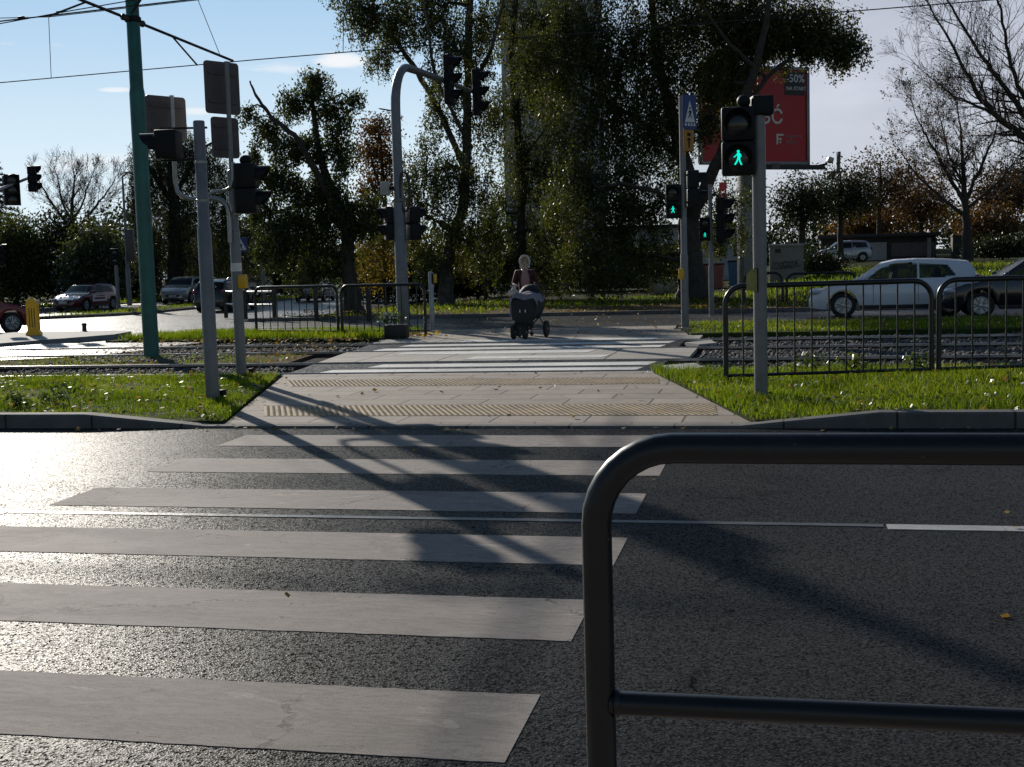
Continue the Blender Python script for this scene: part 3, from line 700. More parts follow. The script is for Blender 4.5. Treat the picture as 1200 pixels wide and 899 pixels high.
litter([PL0, PR0, PR1, PL1], 70, .004, .055)
litter([(PR0[0] - .05, 11.9), (PR0[0] + .5, 11.9), (PR1[0] + .6, 17.3), (PR1[0] - .02, 17.3)], 240, .03, .055)
litter([(PL0[0] - .5, 11.9), (PL0[0] + .04, 11.9), (PL1[0] + .05, 17.3), (PL1[0] - .5, 17.3)], 220, .03, .055)
litter([(-9.6, 26.4), (-7.6, 26.2), (-7.5, 27.9), (-9.4, 28)], 380, .03, .09, 'yellow')
litter([(-15, 25.9), (-8.6, 25.2), (-8.4, 27.0), (-15, 27.2)], 500, .02, .08, 'fallen')
litter([(-14, 19.8), (-8.4, 19.8), (-8.6, 26), (-14, 26.4)], 900, -.02, .07)
litter([(-8.4, 26), (-2, 26), (-2.4, 37), (-8.3, 37)], 260, .0, .07)
litter([(-17, 37.8), (20, 37.8), (20, 44), (-17, 44)], 3600, .0, .10, 'fallen')
litter([(-2.3, 25.9), (14, 25.9), (14, 30.3), (-2.3, 30.3)], 900, .09, .075)
litter([(-20, 44), (25, 44), (30, 80), (-25, 80)], 7000, 0, .14, 'rust', zf=lambda x, y: hground(x, y) + .06)
litter([(-12, 11.35), (-.4, 11.5), (7, 11.35), (7, 11.64), (-12, 11.64)], 130, 0, .05, zf=lambda x, y: zroad(y))
litter([(-8, 3.2), (6, 3.2), (6, 11.6), (-8, 11.6)], 26, 0, .045, zf=lambda x, y: zroad(y))

# ------------------------------------------------------------------ railings
def arc_pts(c, r, a0, a1, ux, uz, n=8):
    return [c + ux * math.cos(a0 + (a1 - a0) * i / n) * r + uz * math.sin(a0 + (a1 - a0) * i / n) * r for i in range(n + 1)]
def hoop(Lh, h, r, rad, z0, n=14):
    """upside-down U of bent tube in local x/z"""
    X, Z = Vector((1, 0, 0)), Vector((0, 0, 1))
    pts = [Vector((0, 0, z0)), Vector((0, 0, h - rad - .25))] + arc_pts(Vector((rad, 0, h - rad)), rad, math.pi, math.pi / 2, X, Z) \
        + arc_pts(Vector((Lh - rad, 0, h - rad)), rad, math.pi / 2, 0, X, Z) + [Vector((Lh, 0, h - rad - .25)), Vector((Lh, 0, z0))]
    return MB().tube(pts, r, n)
# close barrier the photographer stands at
b0 = at(701, 700, 2.45); zt = at(900, 525.5, 2.45).z; zl = at(900, 832, 2.45).z
t = thing('pedestrian_barrier', 'thick charcoal tubular barrier close to the camera with one rounded corner', 'barrier', (b0.x, 2.45, -.034))
hoop(2.1, zt + .034, .0305, .155, 0, 24).build('hoop', M['nearblack'], t)
MB().tube([(.02, 0, zl + .034), (2.08, 0, zl + .034)], .0245, 20).build('lower_rail', M['nearblack'], t)
for x, s_ in ((.032, 1), (2.068, -1)): MB().lathe([(.0245, -.004), (.030, -.001), (.029, .004), (.0247, .009)], (x, 0, zl + .034), (s_, 0, 0), 20).build('weld_seam', M['nearblack'], t)
for x in (0, 2.1): MB().lathe([(.075, 0), (.075, .01), (.036, .014)], (x, 0, 0)).build('base_flange', M['nearblack'], t)

def railing(label, a, b, h, nb, group, z=.0, rtop=.033, rbar=.011, bot=.12, rad=.2, zg=0.):
    a, b = Vector((a[0], a[1], z)), Vector((b[0], b[1], z)); d = b - a; Lr = d.length
    t = thing('pedestrian_railing', label, 'railing', a, math.atan2(d.y, d.x), group)
    hoop(Lr, h, rtop, rad, zg, 12).build('hoop', M['black'], t)
    MB().tube([(.01, 0, bot), (Lr - .01, 0, bot)], rtop * .62, 8).build('bottom_rail', M['black'], t)
    for k in range(1, nb + 1):
        x = Lr * k / (nb + 1)
        tz = h if rad < x < Lr - rad else h - rad + math.sqrt(max(0, rad ** 2 - (rad - min(x, Lr - x)) ** 2))
        MB().tube([(x, 0, bot), (x, 0, tz - .01)], rbar, 6).build('bar', M['black'], t)
    return t
fA = gnd(851, 452); fB = Vector((1.78, 16.09, 0)); d = (fB - fA)
hR = at(1000, 331.5, (fA.y + fB.y) / 2).z
hR0 = hR
railing('black railing panel on the right lawn crossed by the grey light pole', fA, fB, hR0, 11, 'railings on the right lawn', rad=.22)
railing('black railing panel on the right lawn running out of the right picture edge', fB + d.normalized() * .09, fB + d.normalized() * 2.62, hR0, 11, 'railings on the right lawn', rad=.22)
gL0, gL1, gL2 = gnd(301, 393), gnd(399, 394), gnd(499, 394)
hl = at(345, 336, 28.2).z
railing('black railing panel on the far left verge nearer the green pole, weeds along its foot', gL0, gL1 - (gL1 - gL0).normalized() * .06, hl, 10, 'railings on the far left verge', rad=.2, rtop=.035, rbar=.012)
railing('black railing panel on the far left verge in front of the curved mast', gL1 + (gL2 - gL1).normalized() * .06, gL2, hl, 10, 'railings on the far left verge', rad=.2, rtop=.035, rbar=.012)
# low hoops beyond the street on the right
for (x0, x1, lb) in ((872, 917, 'low black tube hoop in front of the graffiti cabinet'), (922, 1003, 'longer low black tube hoop on the grass behind the white hatchback')):
    a, b = gnd(x0, 349), gnd(x1, 349); zz = .0
    t = thing('tube_hoop', lb, 'railing', (a.x, 45.5, 0), 0, 'low hoops beyond the far street')
    Lh = at(x1, 340, 45.5).x - at(x0, 340, 45.5).x; t.location.x = at(x0, 340, 45.5).x
    hoop(Lh, at((x0 + x1) / 2, 320, 45.5).z, .045, .3, -.1, 10).build('tube', M['black'], t)
# railing of posts and two rails across the street on the left
ps = [gnd(x, y) for x, y in ((265, 371), (288, 373), (322, 373.5), (371, 374), (432, 374))]
t = thing('post_railing', 'low dark post and rail fence beyond the street behind the left railings', 'railing', (ps[0].x, ps[0].y, -.05))
for p in ps:
    MB().tube([(p.x - ps[0].x, p.y - ps[0].y, 0), (p.x - ps[0].x, p.y - ps[0].y, .98)], .075, 8).build('post', M['black'], t)
for zz in (.93, .5):
    MB().tube([(p.x - ps[0].x, p.y - ps[0].y, zz) for p in ps[:3]], .03, 8).build('rail', M['galv'], t)

# ------------------------------------------------------------------ traffic lights
def visor(c, ang, r, ln, th=.006, a0=-25, a1=205, n=14):
    """open hood over a lens; ang is the way it faces"""
    f = Vector((math.cos(ang), math.sin(ang), 0)); s = Vector((-math.sin(ang), math.cos(ang), 0)); z = Vector((0, 0, 1)); c = Vector(c)
    mb = MB(); vs = []
    for k in range(n + 1):
        a = R(a0 + (a1 - a0) * k / n); e = s * math.cos(a) + z * math.sin(a)
        l2 = ln * (.45 + .55 * max(0, math.sin(a)) ** .5) if math.sin(a) > 0 else ln * .4
        vs += [c + e * r, c + e * (r + th), c + e * r + f * l2, c + e * (r + th) + f * l2]
    fs = []
    for k in range(n):
        o = 4 * k; fs += [(o, o + 4, o + 6, o + 2), (o + 1, o + 3, o + 7, o + 5), (o + 2, o + 6, o + 7, o + 3)]
    return mb.add(vs, fs)
WALK = [  # striding figure, unit height 1, seen from the front
    [(-.06, .70), (.07, .72), (.10, .52), (.08, .40), (-.05, .40), (-.07, .55)],
    [(-.05, .42), (.06, .42), (-.02, .22), (-.16, .0), (-.25, .03), (-.12, .25)],
    [(-.01, .42), (.09, .42), (.14, .22), (.24, .0), (.15, -.02), (.05, .21)],
    [(-.05, .71), (-.07, .60), (-.17, .48), (-.27, .44), (-.28, .49), (-.18, .56)],
    [(.06, .72), (.16, .62), (.19, .50), (.12, .41), (.09, .46), (.13, .52), (.08, .60)],
]
def signal_head(parent, c, ang, n, w=.3, hgt=.3, dep=.18, hood=.2, lit=None, board=None, fig=.2, name='signal_head'):
    """housing with n lenses stacked downwards from the top; lit = index of the lens with the green figure"""
    c = Vector(c); rot = Matrix.Rotation(ang, 3, 'Z'); f = rot @ Vector((1, 0, 0)); s = rot @ Vector((0, 1, 0))
    hd = MB()
    for k in range(n):
        hd.box(c + Vector((0, 0, (n - 1) / 2 * hgt - k * hgt)), (dep, w, hgt * .985), rot, .025)
    hd = hd.build(name, M['sigblack'], parent)
    for k in range(n):
        cz = c + Vector((0, 0, (n - 1) / 2 * hgt - k * hgt))
        MB().lathe([(w * .40, 0), (w * .36, .012), (w * .2, .026), (.003, .03)], cz + f * (dep / 2 - .004), f, 18).build('lens', M['lens'], hd)
        visor(cz + f * (dep / 2), ang, w * .41, hood).build('hood', M['sigblack'], hd)
        if lit == k:
            fm = MB(); o = cz + f * (dep / 2 + .034)
            fm.lathe([(.085 * fig, -.003), (.085 * fig, .003)], o + Vector((0, 0, .80 - .42)) * fig, f, 12)
            for pl in WALK: fm.prism([(p[0] * fig, (p[1] - .42) * fig) for p in pl], o, s, (0, 0, 1), .006)
            fm.build('green_figure', M['greenman'], hd, smooth=False)
    if board:
        bw, bh = board
        MB().box(c + f * (dep / 2 - .03), (.012, bw, bh), rot).build('backing_board', M['sigblack'], hd, smooth=False)
    return hd
def base_plate(t, r=.14):
    mb = MB().box((0, 0, .012), (r * 2, r * 2, .024)); mb.build('base_plate', M['galv'], t, smooth=False)
    for sx in (-1, 1):
        for sy in (-1, 1): MB().cyl((sx * r * .72, sy * r * .72, .024), (sx * r * .72, sy * r * .72, .075), .022, n=8).build('bolt', M['sigblack'], t)
def toward(p, q=(0, 0)):
    return math.atan2(q[1] - p[1], q[0] - p[0])
rt_xy = Vector((RT[0], RT[1], 0)).normalized()          # left-right across the view

# grey pole with one box lamp facing left
P = gnd(249.7, 472); zt = lambda py, q: at(600, py, q.y).z
def zof(px, py, q):
    return at(px, py, q.y).z
t = thing('traffic_light', 'grey round pole on the left lawn with one box lamp on two black arms', 'traffic light', (P.x, P.y, 0))
top = zof(230, 143, P); zc = zof(235, 268, P)
MB().lathe([(.082, 0), (.082, zc), (.070, zc + .02), (.068, top), (.06, top + .012)], n=20).build('pole', M['grey'], t)
for y in (192, 237): MB().lathe([(.074, 0), (.076, .03), (.07, .034)], (0, 0, zof(233, y, P)), n=18).build('collar', M['galv'], t)
hc = Vector((at(197.5, 170, P.y).x - P.x, at(197.5, 170, P.y).y - P.y, zof(197.5, 170, P)))
angl = math.atan2(-rt_xy.y, -rt_xy.x)
signal_head(t, hc, angl, 1, .33, .34, .26, .2)
for dz in (.185, -.185): MB().box((hc.x * .5, hc.y * .5, hc.z + dz), (hc.length * 0 + abs(Vector((hc.x, hc.y)).length) + .16, .035, .022), Matrix.Rotation(angl, 3, 'Z')).build('bracket_arm', M['sigblack'], t, smooth=False)
base_plate(t, .15)
bx = gnd(262, 471) - P
MB().box((bx.x, bx.y, .09), (.07, .07, .12), None, .015).build('cable_stub', M['sigblack'], t)

# tall pole with sign backs and a two-lamp head facing right
P = gnd(283.3, 444)
t = thing('traffic_light', 'grey pole with dark backs of road signs and a yellow push button', 'traffic light', (P.x, P.y, 0))
z1 = zof(275, 200, P); z2 = zof(268, 72, P)
MB().lathe([(.075, 0), (.075, zof(280, 270, P)), (.068, zof(280, 268, P)), (.066, z1), (.034, z1 + .02), (.033, z2)], n=18).build('pole', M['grey'], t)
for y in (252, 275): MB().lathe([(.072, 0), (.078, .03), (.07, .036)], (0, 0, zof(276, y, P)), n=16).build('collar', M['galv'], t)
def rel(px, py, Y): return at(px, py, Y) - Vector((P.x, P.y, 0))
wd = (Vector((RT[0], RT[1], 0)).normalized() + Vector((FW[0], FW[1], 0)).normalized() * 1.05).normalized()   # across each plate
sg_rot = Matrix.Rotation(math.atan2(wd.y, wd.x), 3, 'Z'); nb_ = Vector((wd.y, -wd.x, 0))
def plate(px0, px1, py0, py1, Y, thick=.02):
    c = rel((px0 + px1) / 2, (py0 + py1) / 2, Y); w = (px1 - px0) * mpp(Y) * 1.38; h = (py1 - py0) * mpp(Y) * 1.0
    bm = MB(); rr = .05; poly = []
    for sx, sz, a in ((1, 1, 0), (-1, 1, 90), (-1, -1, 180), (1, -1, 270)):
        for q in range(5):
            an = R(a + q * 22.5); poly.append((sx * (w / 2 - rr) + math.cos(an) * rr, sz * (h / 2 - rr) + math.sin(an) * rr))
    bm.prism(poly, c, wd, (0, 0, 1), thick)
    o = bm.build('sign_plate', M['signback'], t, smooth=False)
    for dz in (.27, -.27): MB().box(c + nb_ * .022 + Vector((0, 0, h * dz)), (w * .8, .02, .035), sg_rot).build('stiffener', M['signback'], o, smooth=False)
    fr = MB().prism([(p[0] * .985, p[1] * .985) for p in poly], c - nb_ * (thick / 2 + .002), wd, (0, 0, 1), .003)
    fr.build('sign_face', M['white'], o, smooth=False)
    return c
plate(242.5, 278, 72, 134.5, P.y + .1)
plate(250, 278, 137, 186, P.y + .1)
YA = P.y - .2
plate(175, 215, 112, 166, YA)
# swan-neck tube carrying the left pair
def hookpts(lst): return [rel(x, y, Yh) for x, y, Yh in lst]
hk = hookpts([(270, 284, P.y - .12), (268.5, 250, P.y - .12), (266, 241, P.y - .13), (260, 235, P.y - .14), (250, 232.5, P.y - .15), (225, 233.5, P.y - .2), (214, 231, P.y - .2), (208, 224, P.y - .2), (205.5, 213, P.y - .2), (204.5, 190, YA + .0 - .05), (201, 112, YA - .05)])
MB().tube(hk, .032, 10).build('swan_neck', M['galv'], t)
hk2 = hookpts([(243, 229, P.y - .08), (252, 224.5, P.y - .08), (265, 223, P.y - .08), (271, 219, P.y - .08), (273.5, 209, P.y - .08), (273, 190, P.y - .08)])
MB().tube(hk2, .026, 10).build('swan_neck', M['galv'], t)
hc = rel(289.5, 221, P.y); hc.z = zof(289.5, 221, P)
hd = signal_head(t, hc, math.atan2(rt_xy.y, rt_xy.x), 2, .33, .355, .3, .19)
MB().ball(hc + Vector((0, 0, .40)), (.09, .09, .075)).build('acoustic_cap', M['sigblack'], hd)
for dz in (.3, -.3): MB().tube([(0, 0, hc.z + dz), (hc.x, hc.y, hc.z + dz)], .018, 8).build('bracket_arm', M['sigblack'], t)
pb = rel(284.5, 330, P.y - .09)
pbx = MB().box(pb, (.13, .11, .20), Matrix.Rotation(.2, 3, 'Z'), .025).build('push_button', M['yellow'], t)
MB().tube([pb + Vector((.03, .02, .1)), pb + Vector((.035, .02, .42))], .008, 6).build('cable', M['sigblack'], t)
MB().lathe([(.0765, 0), (.0765, .12)], (0, 0, zof(280, 318, P)), n=16).build('sticker_band', M['white'], t)
base_plate(t, .14)
bx = gnd(294.5, 442.5) - P
MB().box((bx.x, bx.y, .07), (.06, .06, .13), None, .012).build('cable_stub', M['sigblack'], t)

# right: pole with the lit pedestrian head
P = gnd(892, 472)
t = thing('pedestrian_signal', 'nearest grey light pole on the right lawn with large lit green figure', 'pedestrian light', (P.x, P.y, 0))
zt_p = zof(893, 134, P)
MB().lathe([(.072, 0), (.072, zof(893, 200, P)), (.069, zt_p)], n=22).build('pole', M['grey'], t)
hcx = rel(865, 166, P.y - .06)
signal_head(t, hcx, toward((P.x + hcx.x, P.y + hcx.y)), 2, .345, .355, .2, .13, lit=1, fig=.172)
for dz in (.27, -.29): MB().tube([(0, 0, hcx.z + dz), (hcx.x, hcx.y, hcx.z + dz)], .02, 8).build('bracket_arm', M['sigblack'], t)
MB().ball(hcx + Vector((.06, 0, .41)), (.075, .075, .07)).build('acoustic_cap', M['sigblack'], t)
bc = rel(892.5, 124, P.y); MB().box(bc, (.225, .2, .2), Matrix.Rotation(YAW, 3, 'Z'), .02).build('detector_box', M['sigblack'], t)
pb = rel(881, 328.5, P.y - .05)
MB().prism([(-.055, -.10), (.055, -.12), (.055, .12), (-.005, .115), (-.055, .06)], pb, (1, 0, 0), (0, 0, 1), .1).build('push_button', M['olive'], t)
MB().box(pb + Vector((.045, .03, 0)), (.045, .11, .25)).build('button_back', M['sigblack'], t, smooth=False)
base_plate(t, .12)

# right: across the tracks
P = gnd(803, 385)
t = thing('pedestrian_signal', 'slimmer grey pole across the tracks with small green figure under a blue crossing sign', 'pedestrian light', (P.x, P.y, 0))
MB().lathe([(.085, 0), (.085, zof(802, 300, P)), (.07, zof(802, 296, P)), (.066, zof(802, 112, P))], n=18).build('pole', M['grey'], t)
hcx = rel(788.5, 236, P.y - .06); signal_head(t, hcx, toward((P.x + hcx.x, P.y + hcx.y)), 2, .32, .38, .22, .12, lit=1, fig=.165)
hcx2 = rel(812, 221, P.y); signal_head(t, hcx2, math.atan2(rt_xy.y, rt_xy.x), 2, .36, .40, .24, .2)
for q in (hcx, hcx2):
    for dz in (.3, -.3): MB().tube([(0, 0, q.z + dz), (q.x, q.y, q.z + dz)], .022, 8).build('bracket_arm', M['sigblack'], t)
MB().box(rel(798.5, 321, P.y - .08), (.12, .1, .24), None, .02).build('push_button', M['yellow'], t)
sc = rel(808, 131.5, P.y - .1); w = .40; h = .75
sr = Matrix.Rotation(R(47), 3, 'Z'); sx = sr @ Vector((1, 0, 0)); sn = sr @ Vector((0, -1, 0))
sp = MB().box(sc, (w, .02, h), sr, .006).build('crossing_sign', M['blue'], t, smooth=False)
MB().prism([(-.15, -.22), (.15, -.22), (0, .25)], sc + sn * .0125, sx, (0, 0, 1), .004).build('white_triangle', M['white'], sp, smooth=False)
fm = MB(); fm.lathe([(.022, -.003), (.022, .003)], sc + sn * .017 + Vector((0, 0, .085)), sn, 10)
for pl in WALK: fm.prism([(p[0] * .24, (p[1] - .42) * .24 - .03) for p in pl], sc + sn * .017, sx, (0, 0, 1), .005)
fm.build('sign_figure', M['sigblack'], sp, smooth=False)
bs = MB()
for k in range(4): bs.prism([(-.15 + k * .085, -.30), (-.10 + k * .085, -.30), (-.10 + k * .085, -.24), (-.15 + k * .085, -.24)], sc + sn * .0125, sx, (0, 0, 1), .004)
bs.build('sign_bars', M['white'], sp, smooth=False)
op = MB().box(rel(807, 164.5, P.y - .1), (.30, .02, .48), sr, .006).build('orange_plate', M['orange'], t, smooth=False)
oc = rel(807, 164.5, P.y - .1) + sn * .0125
sy = MB()
for pts in ([(-.02, -.16), (.02, -.16), (.02, .0), (-.02, .0)], [(-.07, .0), (.07, .0), (.0, .07)], [(-.05, .09), (.05, .09), (.05, .16), (-.05, .16)]): sy.prism(pts, oc, sx, (0, 0, 1), .004)
sy.build('plate_symbol', M['sigblack'], op, smooth=False)
base_plate(t, .24)

P = gnd(834, 367)
t = thing('pedestrian_signal', 'farthest right light pole beyond the street with narrow red plate on top', 'pedestrian light', (P.x, P.y, -.06))
MB().lathe([(.075, 0), (.075, zof(835, 310, P)), (.06, zof(835, 308, P)), (.055, zof(835, 216, P) + .06)], n=14).build('pole', M['grey'], t)
hcx = rel(826, 266, P.y - .05); signal_head(t, hcx, toward((P.x + hcx.x, P.y + hcx.y)), 2, .30, .33, .22, .1, lit=1, fig=.14)
hcx2 = rel(846, 256, P.y); signal_head(t, hcx2, math.atan2(rt_xy.y, rt_xy.x) - .35, 3, .42, .42, .26, .24, board=(.6, 1.5))
for q in (hcx, hcx2): MB().tube([(0, 0, q.z), (q.x, q.y, q.z)], .025, 8).build('bracket_arm', M['sigblack'], t)
rc = rel(847, 223.5, P.y)
MB().box(rc + Vector((0, 0, .18)), (.20, .05, .22), Matrix.Rotation(YAW, 3, 'Z'), .01).build('red_plate', M['signalred'], t, smooth=False)
lg = MB()
for s in (-1, 1): lg.box(rc + Vector((s * .078, 0, -.1)), (.045, .05, .42), Matrix.Rotation(YAW, 3, 'Z'))
lg.build('red_leg', M['signalred'], t, smooth=False)

# curved mast over the far street
P = gnd(473, 385)
t = thing('signal_mast', 'tall grey mast behind the left railing bending over the street', 'traffic light mast', (P.x, P.y, 0))
za = 6.68
prof = [(0, 0, 0), (0, 0, zof(468, 236, P) - .05), (0, 0, zof(468, 236, P)), (0, 0, 5.55)]
bend = [(0, 1.25 - 1.25 * math.cos(a), 5.55 + 1.12 * math.sin(a)) for a in [math.pi / 2 * k / 8 for k in range(1, 9)]]
armp = [(0, 3.5, 6.78), (0, 8.3, 6.95)]
pts = prof + bend + armp
rad = [.155, .155, .125, .12] + [.12 - .02 * k / 8 for k in range(8)] + [.085, .06]
MB().tube(pts, rad, 16, up=Vector((1, 0, 0))).build('mast', M['grey'], t)
MB().lathe([(.17, 0), (.175, .05), (.16, .07)], (0, 0, zof(468, 236, P)), n=16).build('collar', M['grey'], t)
MB().tube([(-.1, 0, 5.45), (-.42, 0, 5.52)], .02, 6).build('spike', M['sigblack'], t)
for py_y in (35.3, 38.7):
    zc_ = 6.86 if py_y < 37 else 6.93
    signal_head(t, (.14, py_y - P.y, zc_ - .02), .06, 3, .42, .46, .22, .3, board=(.72, 1.5))
gb = rel(451.5, 221, P.y - .1); MB().box(gb, (.21, .2, .34), None, .02).build('grey_box', M['wall'], t)
MB().tube([(0, 0, gb.z), (gb.x, gb.y, gb.z)], .05, 8).build('box_bracket', M['sigblack'], t)
cab = MB()
for k in range(3):
    cab.tube([Vector((.17 + .02 * k, -.1, gb.z + .45)) + Vector((.13 * math.sin(a), 0, -.55 + .5 * math.cos(a))) for a in [2 * math.pi * i / 14 for i in range(15)]], .016, 6)
cab.build('cable_coil', M['insul'], t)
hq = rel(456, 262, P.y + .1); signal_head(t, hq, math.pi + .5, 2, .42, .42, .22, .18)
hq2 = rel(484, 262, P.y + .2); signal_head(t, hq2, .7, 2, .42, .42, .26, .2)
for q in (hq, hq2): MB().tube([(0, 0, q.z), (q.x, q.y, q.z)], .03, 8).build('bracket_arm', M['sigblack'], t)
MB().box((.02, -.157, .95), (.12, .02, 1.5), None, .006).build('hatch', M['grey'], t)
MB().box(rel(470, 327, P.y - .16), (.09, .01, .08)).build('sticker', M['white'], t, smooth=False)
base_plate(t, .22)

P = gnd(507, 386)
t = thing('button_post', 'short grey post with a yellow push button right of the left railings', 'post', (P.x, P.y, 0))
hp = zof(505, 319, P)
MB().lathe([(.062, 0), (.062, hp - .03), (.05, hp), (.01, hp + .012)], n=16).build('post', M['galv'], t)
MB().box((.10, -.02, hp - .16), (.10, .12, .22), None, .02).build('push_button', M['yellow'], t)
MB().box((.07, -.02, hp - .16), (.04, .13, .25)).build('button_back', M['sigblack'], t, smooth=False)

# planter of pale flowers at the foot of the railing
P = gnd(461, 396.5)
t = thing('flower_planter', 'dark planter box with pale flowers at the foot of the left railing', 'planter', (P.x, P.y, 0))
MB().box((.08, 0, .15), (.5, .3, .3), None, .03).build('box', M['trim'], t)
c = np.stack([rng.normal(-.08, .14, 260), rng.normal(0, .1, 260), .36 + np.abs(rng.normal(0, .1, 260))], 1)
V, Fc = leaf_quads(c, .07, aspect=.7); np_mesh('foliage', V, Fc, LEAF['weed'], t, rng.random(len(c)))
fl = MB()
for k in range(26):
    a, e = random.uniform(0, 6.28), random.uniform(0, 1.2)
    fl.ball((-.10 + .2 * math.cos(a) * math.cos(e), .14 * math.sin(a) * math.cos(e), .36 + .2 * math.sin(e)), random.uniform(.018, .034), 6, 4)
fl.build('flowers', M['white'], t)

# yellow bollard and stump on the island
P = gnd(40, 393, .07)
t = thing('keep_left_bollard', 'yellow plastic traffic bollard with three slots on the left traffic island', 'bollard', (P.x, P.y, .07), YAW * 1.4)
hb = zof(39, 348, P) - .07
b = MB(); prof = [(-.16, 0), (.17, 0), (.17, .06), (.13, .13), (.125, .80 * hb), (.1, .9 * hb), (.05, .955 * hb), (-.05, .955 * hb), (-.1, .9 * hb), (-.125, .80 * hb), (-.12, .13), (-.16, .06)]
prof = [(x * 1.12, y) for x, y in prof]
b.prism(prof, (0, 0, 0), (1, 0, 0), (0, 0, 1), .2); b.lathe([(.05, .95 * hb), (.045, hb - .01), (.03, hb)], n=12)
b.build('body', M['bollardy'], t, smooth=False)
sl = MB()
for x in (-.065, 0, .065): sl.box((x, -.101, .46 * hb), (.016, .01, .5 * hb))
sl.build('slots', M['trim'], t, smooth=False)
P = gnd(99, 388.5, .06)
t = thing('bollard_stump', 'tiny dark stump on the left traffic island right of the yellow bollard', 'bollard', (P.x, P.y, .06))
MB().lathe([(.07, 0), (.06, .05), (.055, .16), (.075, .19), (.05, .23)], n=12).build('stump', M['trim'], t)

# ------------------------------------------------------------------ tram power line
P = Vector((-11.8, 21.92, 0))
t = thing('tram_power_pole', 'tall teal green steel pole between the tram tracks carrying the wire brackets', 'pole', (P.x, P.y, -.06))
zs = zof(160, 106, P)
MB().lathe([(.145, 0), (.142, zs), (.125, zs + .12), (.115, 8.6), (.1, 8.62)], n=24).build('pole', M['green'], t)
ban = MB()
for z in (6.29, 6.95, 7.05): ban.lathe([(.13, 0), (.15, .02), (.15, .09), (.13, .11)], (0, 0, z), n=18)
ban.build('clamp_band', M['sigblack'], t)
cl = MB().tube([(0, -.12, 6.33), (0, -4.2, 6.40)], .028, 10); cl.tube([(0, .12, 6.33), (0, 4.35, 6.24)], .028, 10)
cl.build('bracket_tube', M['wire'], t)
ins = MB()
for s in (-1, 1): ins.lathe([(.03, .2), (.06, .24), (.035, .27), (.06, .30), (.035, .33), (.065, .36), (.035, .4), (.03, .44)], (0, 0, 6.33), (0, s, .0), 12)
ins.build('insulator', M['insul'], t)
MB().tube([(.02, -.1, 6.42), (.25, -.05, 6.75), (.25, -.05, 7.1)], .03, 8).build('fork', M['wire'], t)
MB().tube([(0, 1.5, 6.31), (.08, 2.42, 5.86)], .018, 8).build('steady_arm', M['wire'], t); MB().tube([(0, -1.6, 6.36), (-.06, -2.7, 5.92)], .018, 8).build('steady_arm', M['wire'], t)
def wire(label, pts, r, grp='tram overhead wires'):
    o = MB().tube(pts, r, 6).build('overhead_wire', M['wire']); return tag(o, label, 'wire', grp)
def sag(p, q, s, n=12):
    p, q = Vector(p), Vector(q); return [p.lerp(q, i / n) - Vector((0, 0, s * 4 * (i / n) * (1 - i / n))) for i in range(n + 1)]
w1a, w1b = at(0, 97, 24.4), at(300, 70, 24.4); w1c = at(420, 60, 24.4); w1d = at(1150, 1, 24.4)
wire('lower contact wire over the far tram track, crossing the whole picture', [w1a + (w1a - w1b) * 6, w1a, w1b, w1c, w1d, w1d + (w1d - w1c) * 3], .011)
w2a, w2b = at(0, 25, 19.1), at(140, 9, 19.1)
wire('contact wire over the near tram track, top left', [w2a + (w2a - w2b) * 8, w2a, w2b, w2b + (w2b - w2a) * 12], .012)
wire('doubled feeder wire just above the top left contact wire', [w2a + (w2a - w2b) * 8 + Vector((0, .03, -.05)), w2a + Vector((0, .03, -.03)), at(75, 14, 19.1), at(140, 3, 19.1), at(140, 3, 19.1) + (w2b - w2a) * 6 + Vector((0, 0, .5))], .009)
m1 = [at(-400, 30, 24.4), at(57, 20, 24.4), at(232, 0, 24.4), at(402, -30, 24.4), at(900, -60, 24.4), at(1500, -100, 24.4)]
wire('upper carrying wire of the far tram track', m1, .009)
for (a, b, lb) in (((57, 20), (60, 91), 'left hanging wire between the two far track wires'), ((232, 0), (258, 65), 'slanting hanging wire right of the green pole'), ((404, -30), (402, 61), 'hanging wire left of the big tree crown')):
    wire(lb, [at(*a, 24.4), at(*b, 24.4)], .007, 'hanging wires of the tram line')
for (px, py, lb) in ((25, 20.5, 'left clamp on the top left wire'), (70, 14, 'right clamp on the top left wire')):
    c = at(px, py, 19.1); o = MB().box(c, (.12, .03, .04), None, .01).build('wire_clamp', M['wire']); tag(o, lb, 'wire clamp', 'clamps on the overhead wire')

# ------------------------------------------------------------------ left: more lights and posts
P = Vector((-24.5, 32.0, 0))
t = thing('signal_mast', 'mast beyond the left picture edge with an arm holding dark signal heads over the street', 'traffic light mast', (P.x, P.y, -.06))
def relP(px, py, Y): return at(px, py, Y) - Vector((P.x, P.y, -.06))
a1 = relP(-25, 232, 32.0); a2 = relP(32, 209, 36.5)
MB().lathe([(.11, 0), (.10, a1.z + .2)], n=14).build('pole', M['grey'], t)
MB().tube([(0, 0, a1.z), tuple(a1), tuple(a2)], .05, 10).build('arm', M['grey'], t)
signal_head(t, relP(38, 210, 36.5), 0.2, 3, .36, .27, .2, .18, name='signal_head')
signal_head(t, relP(13, 223, 35.2), -.7, 3, .44, .30, .3, .16, board=(.48, .95))
signal_head(t, relP(0, 300, 32.0), math.pi * .02, 3, .3, .2, .2, .14)
P = Vector((at(138, 345, 58).x, 58, 0))
t = thing('traffic_light', 'small dark signal head on a thin post beside the red advertising car', 'traffic light', (P.x, P.y, zst(58)))
MB().lathe([(.10, 0), (.09, zof(136, 310, P) + .3)], n=12).build('pole', M['grey'], t)
signal_head(t, (-.05, 0, zof(136, 301, P) + .31), toward((P.x, P.y)), 2, .42, .42, .25, .15)
base_plate(t, .22)
P = Vector((at(151, 340, 62).x, 62, 0))
t = thing('street_lamp', 'thin grey lamp column half hidden left of the green pole', 'street lamp', (P.x, P.y, -.1))
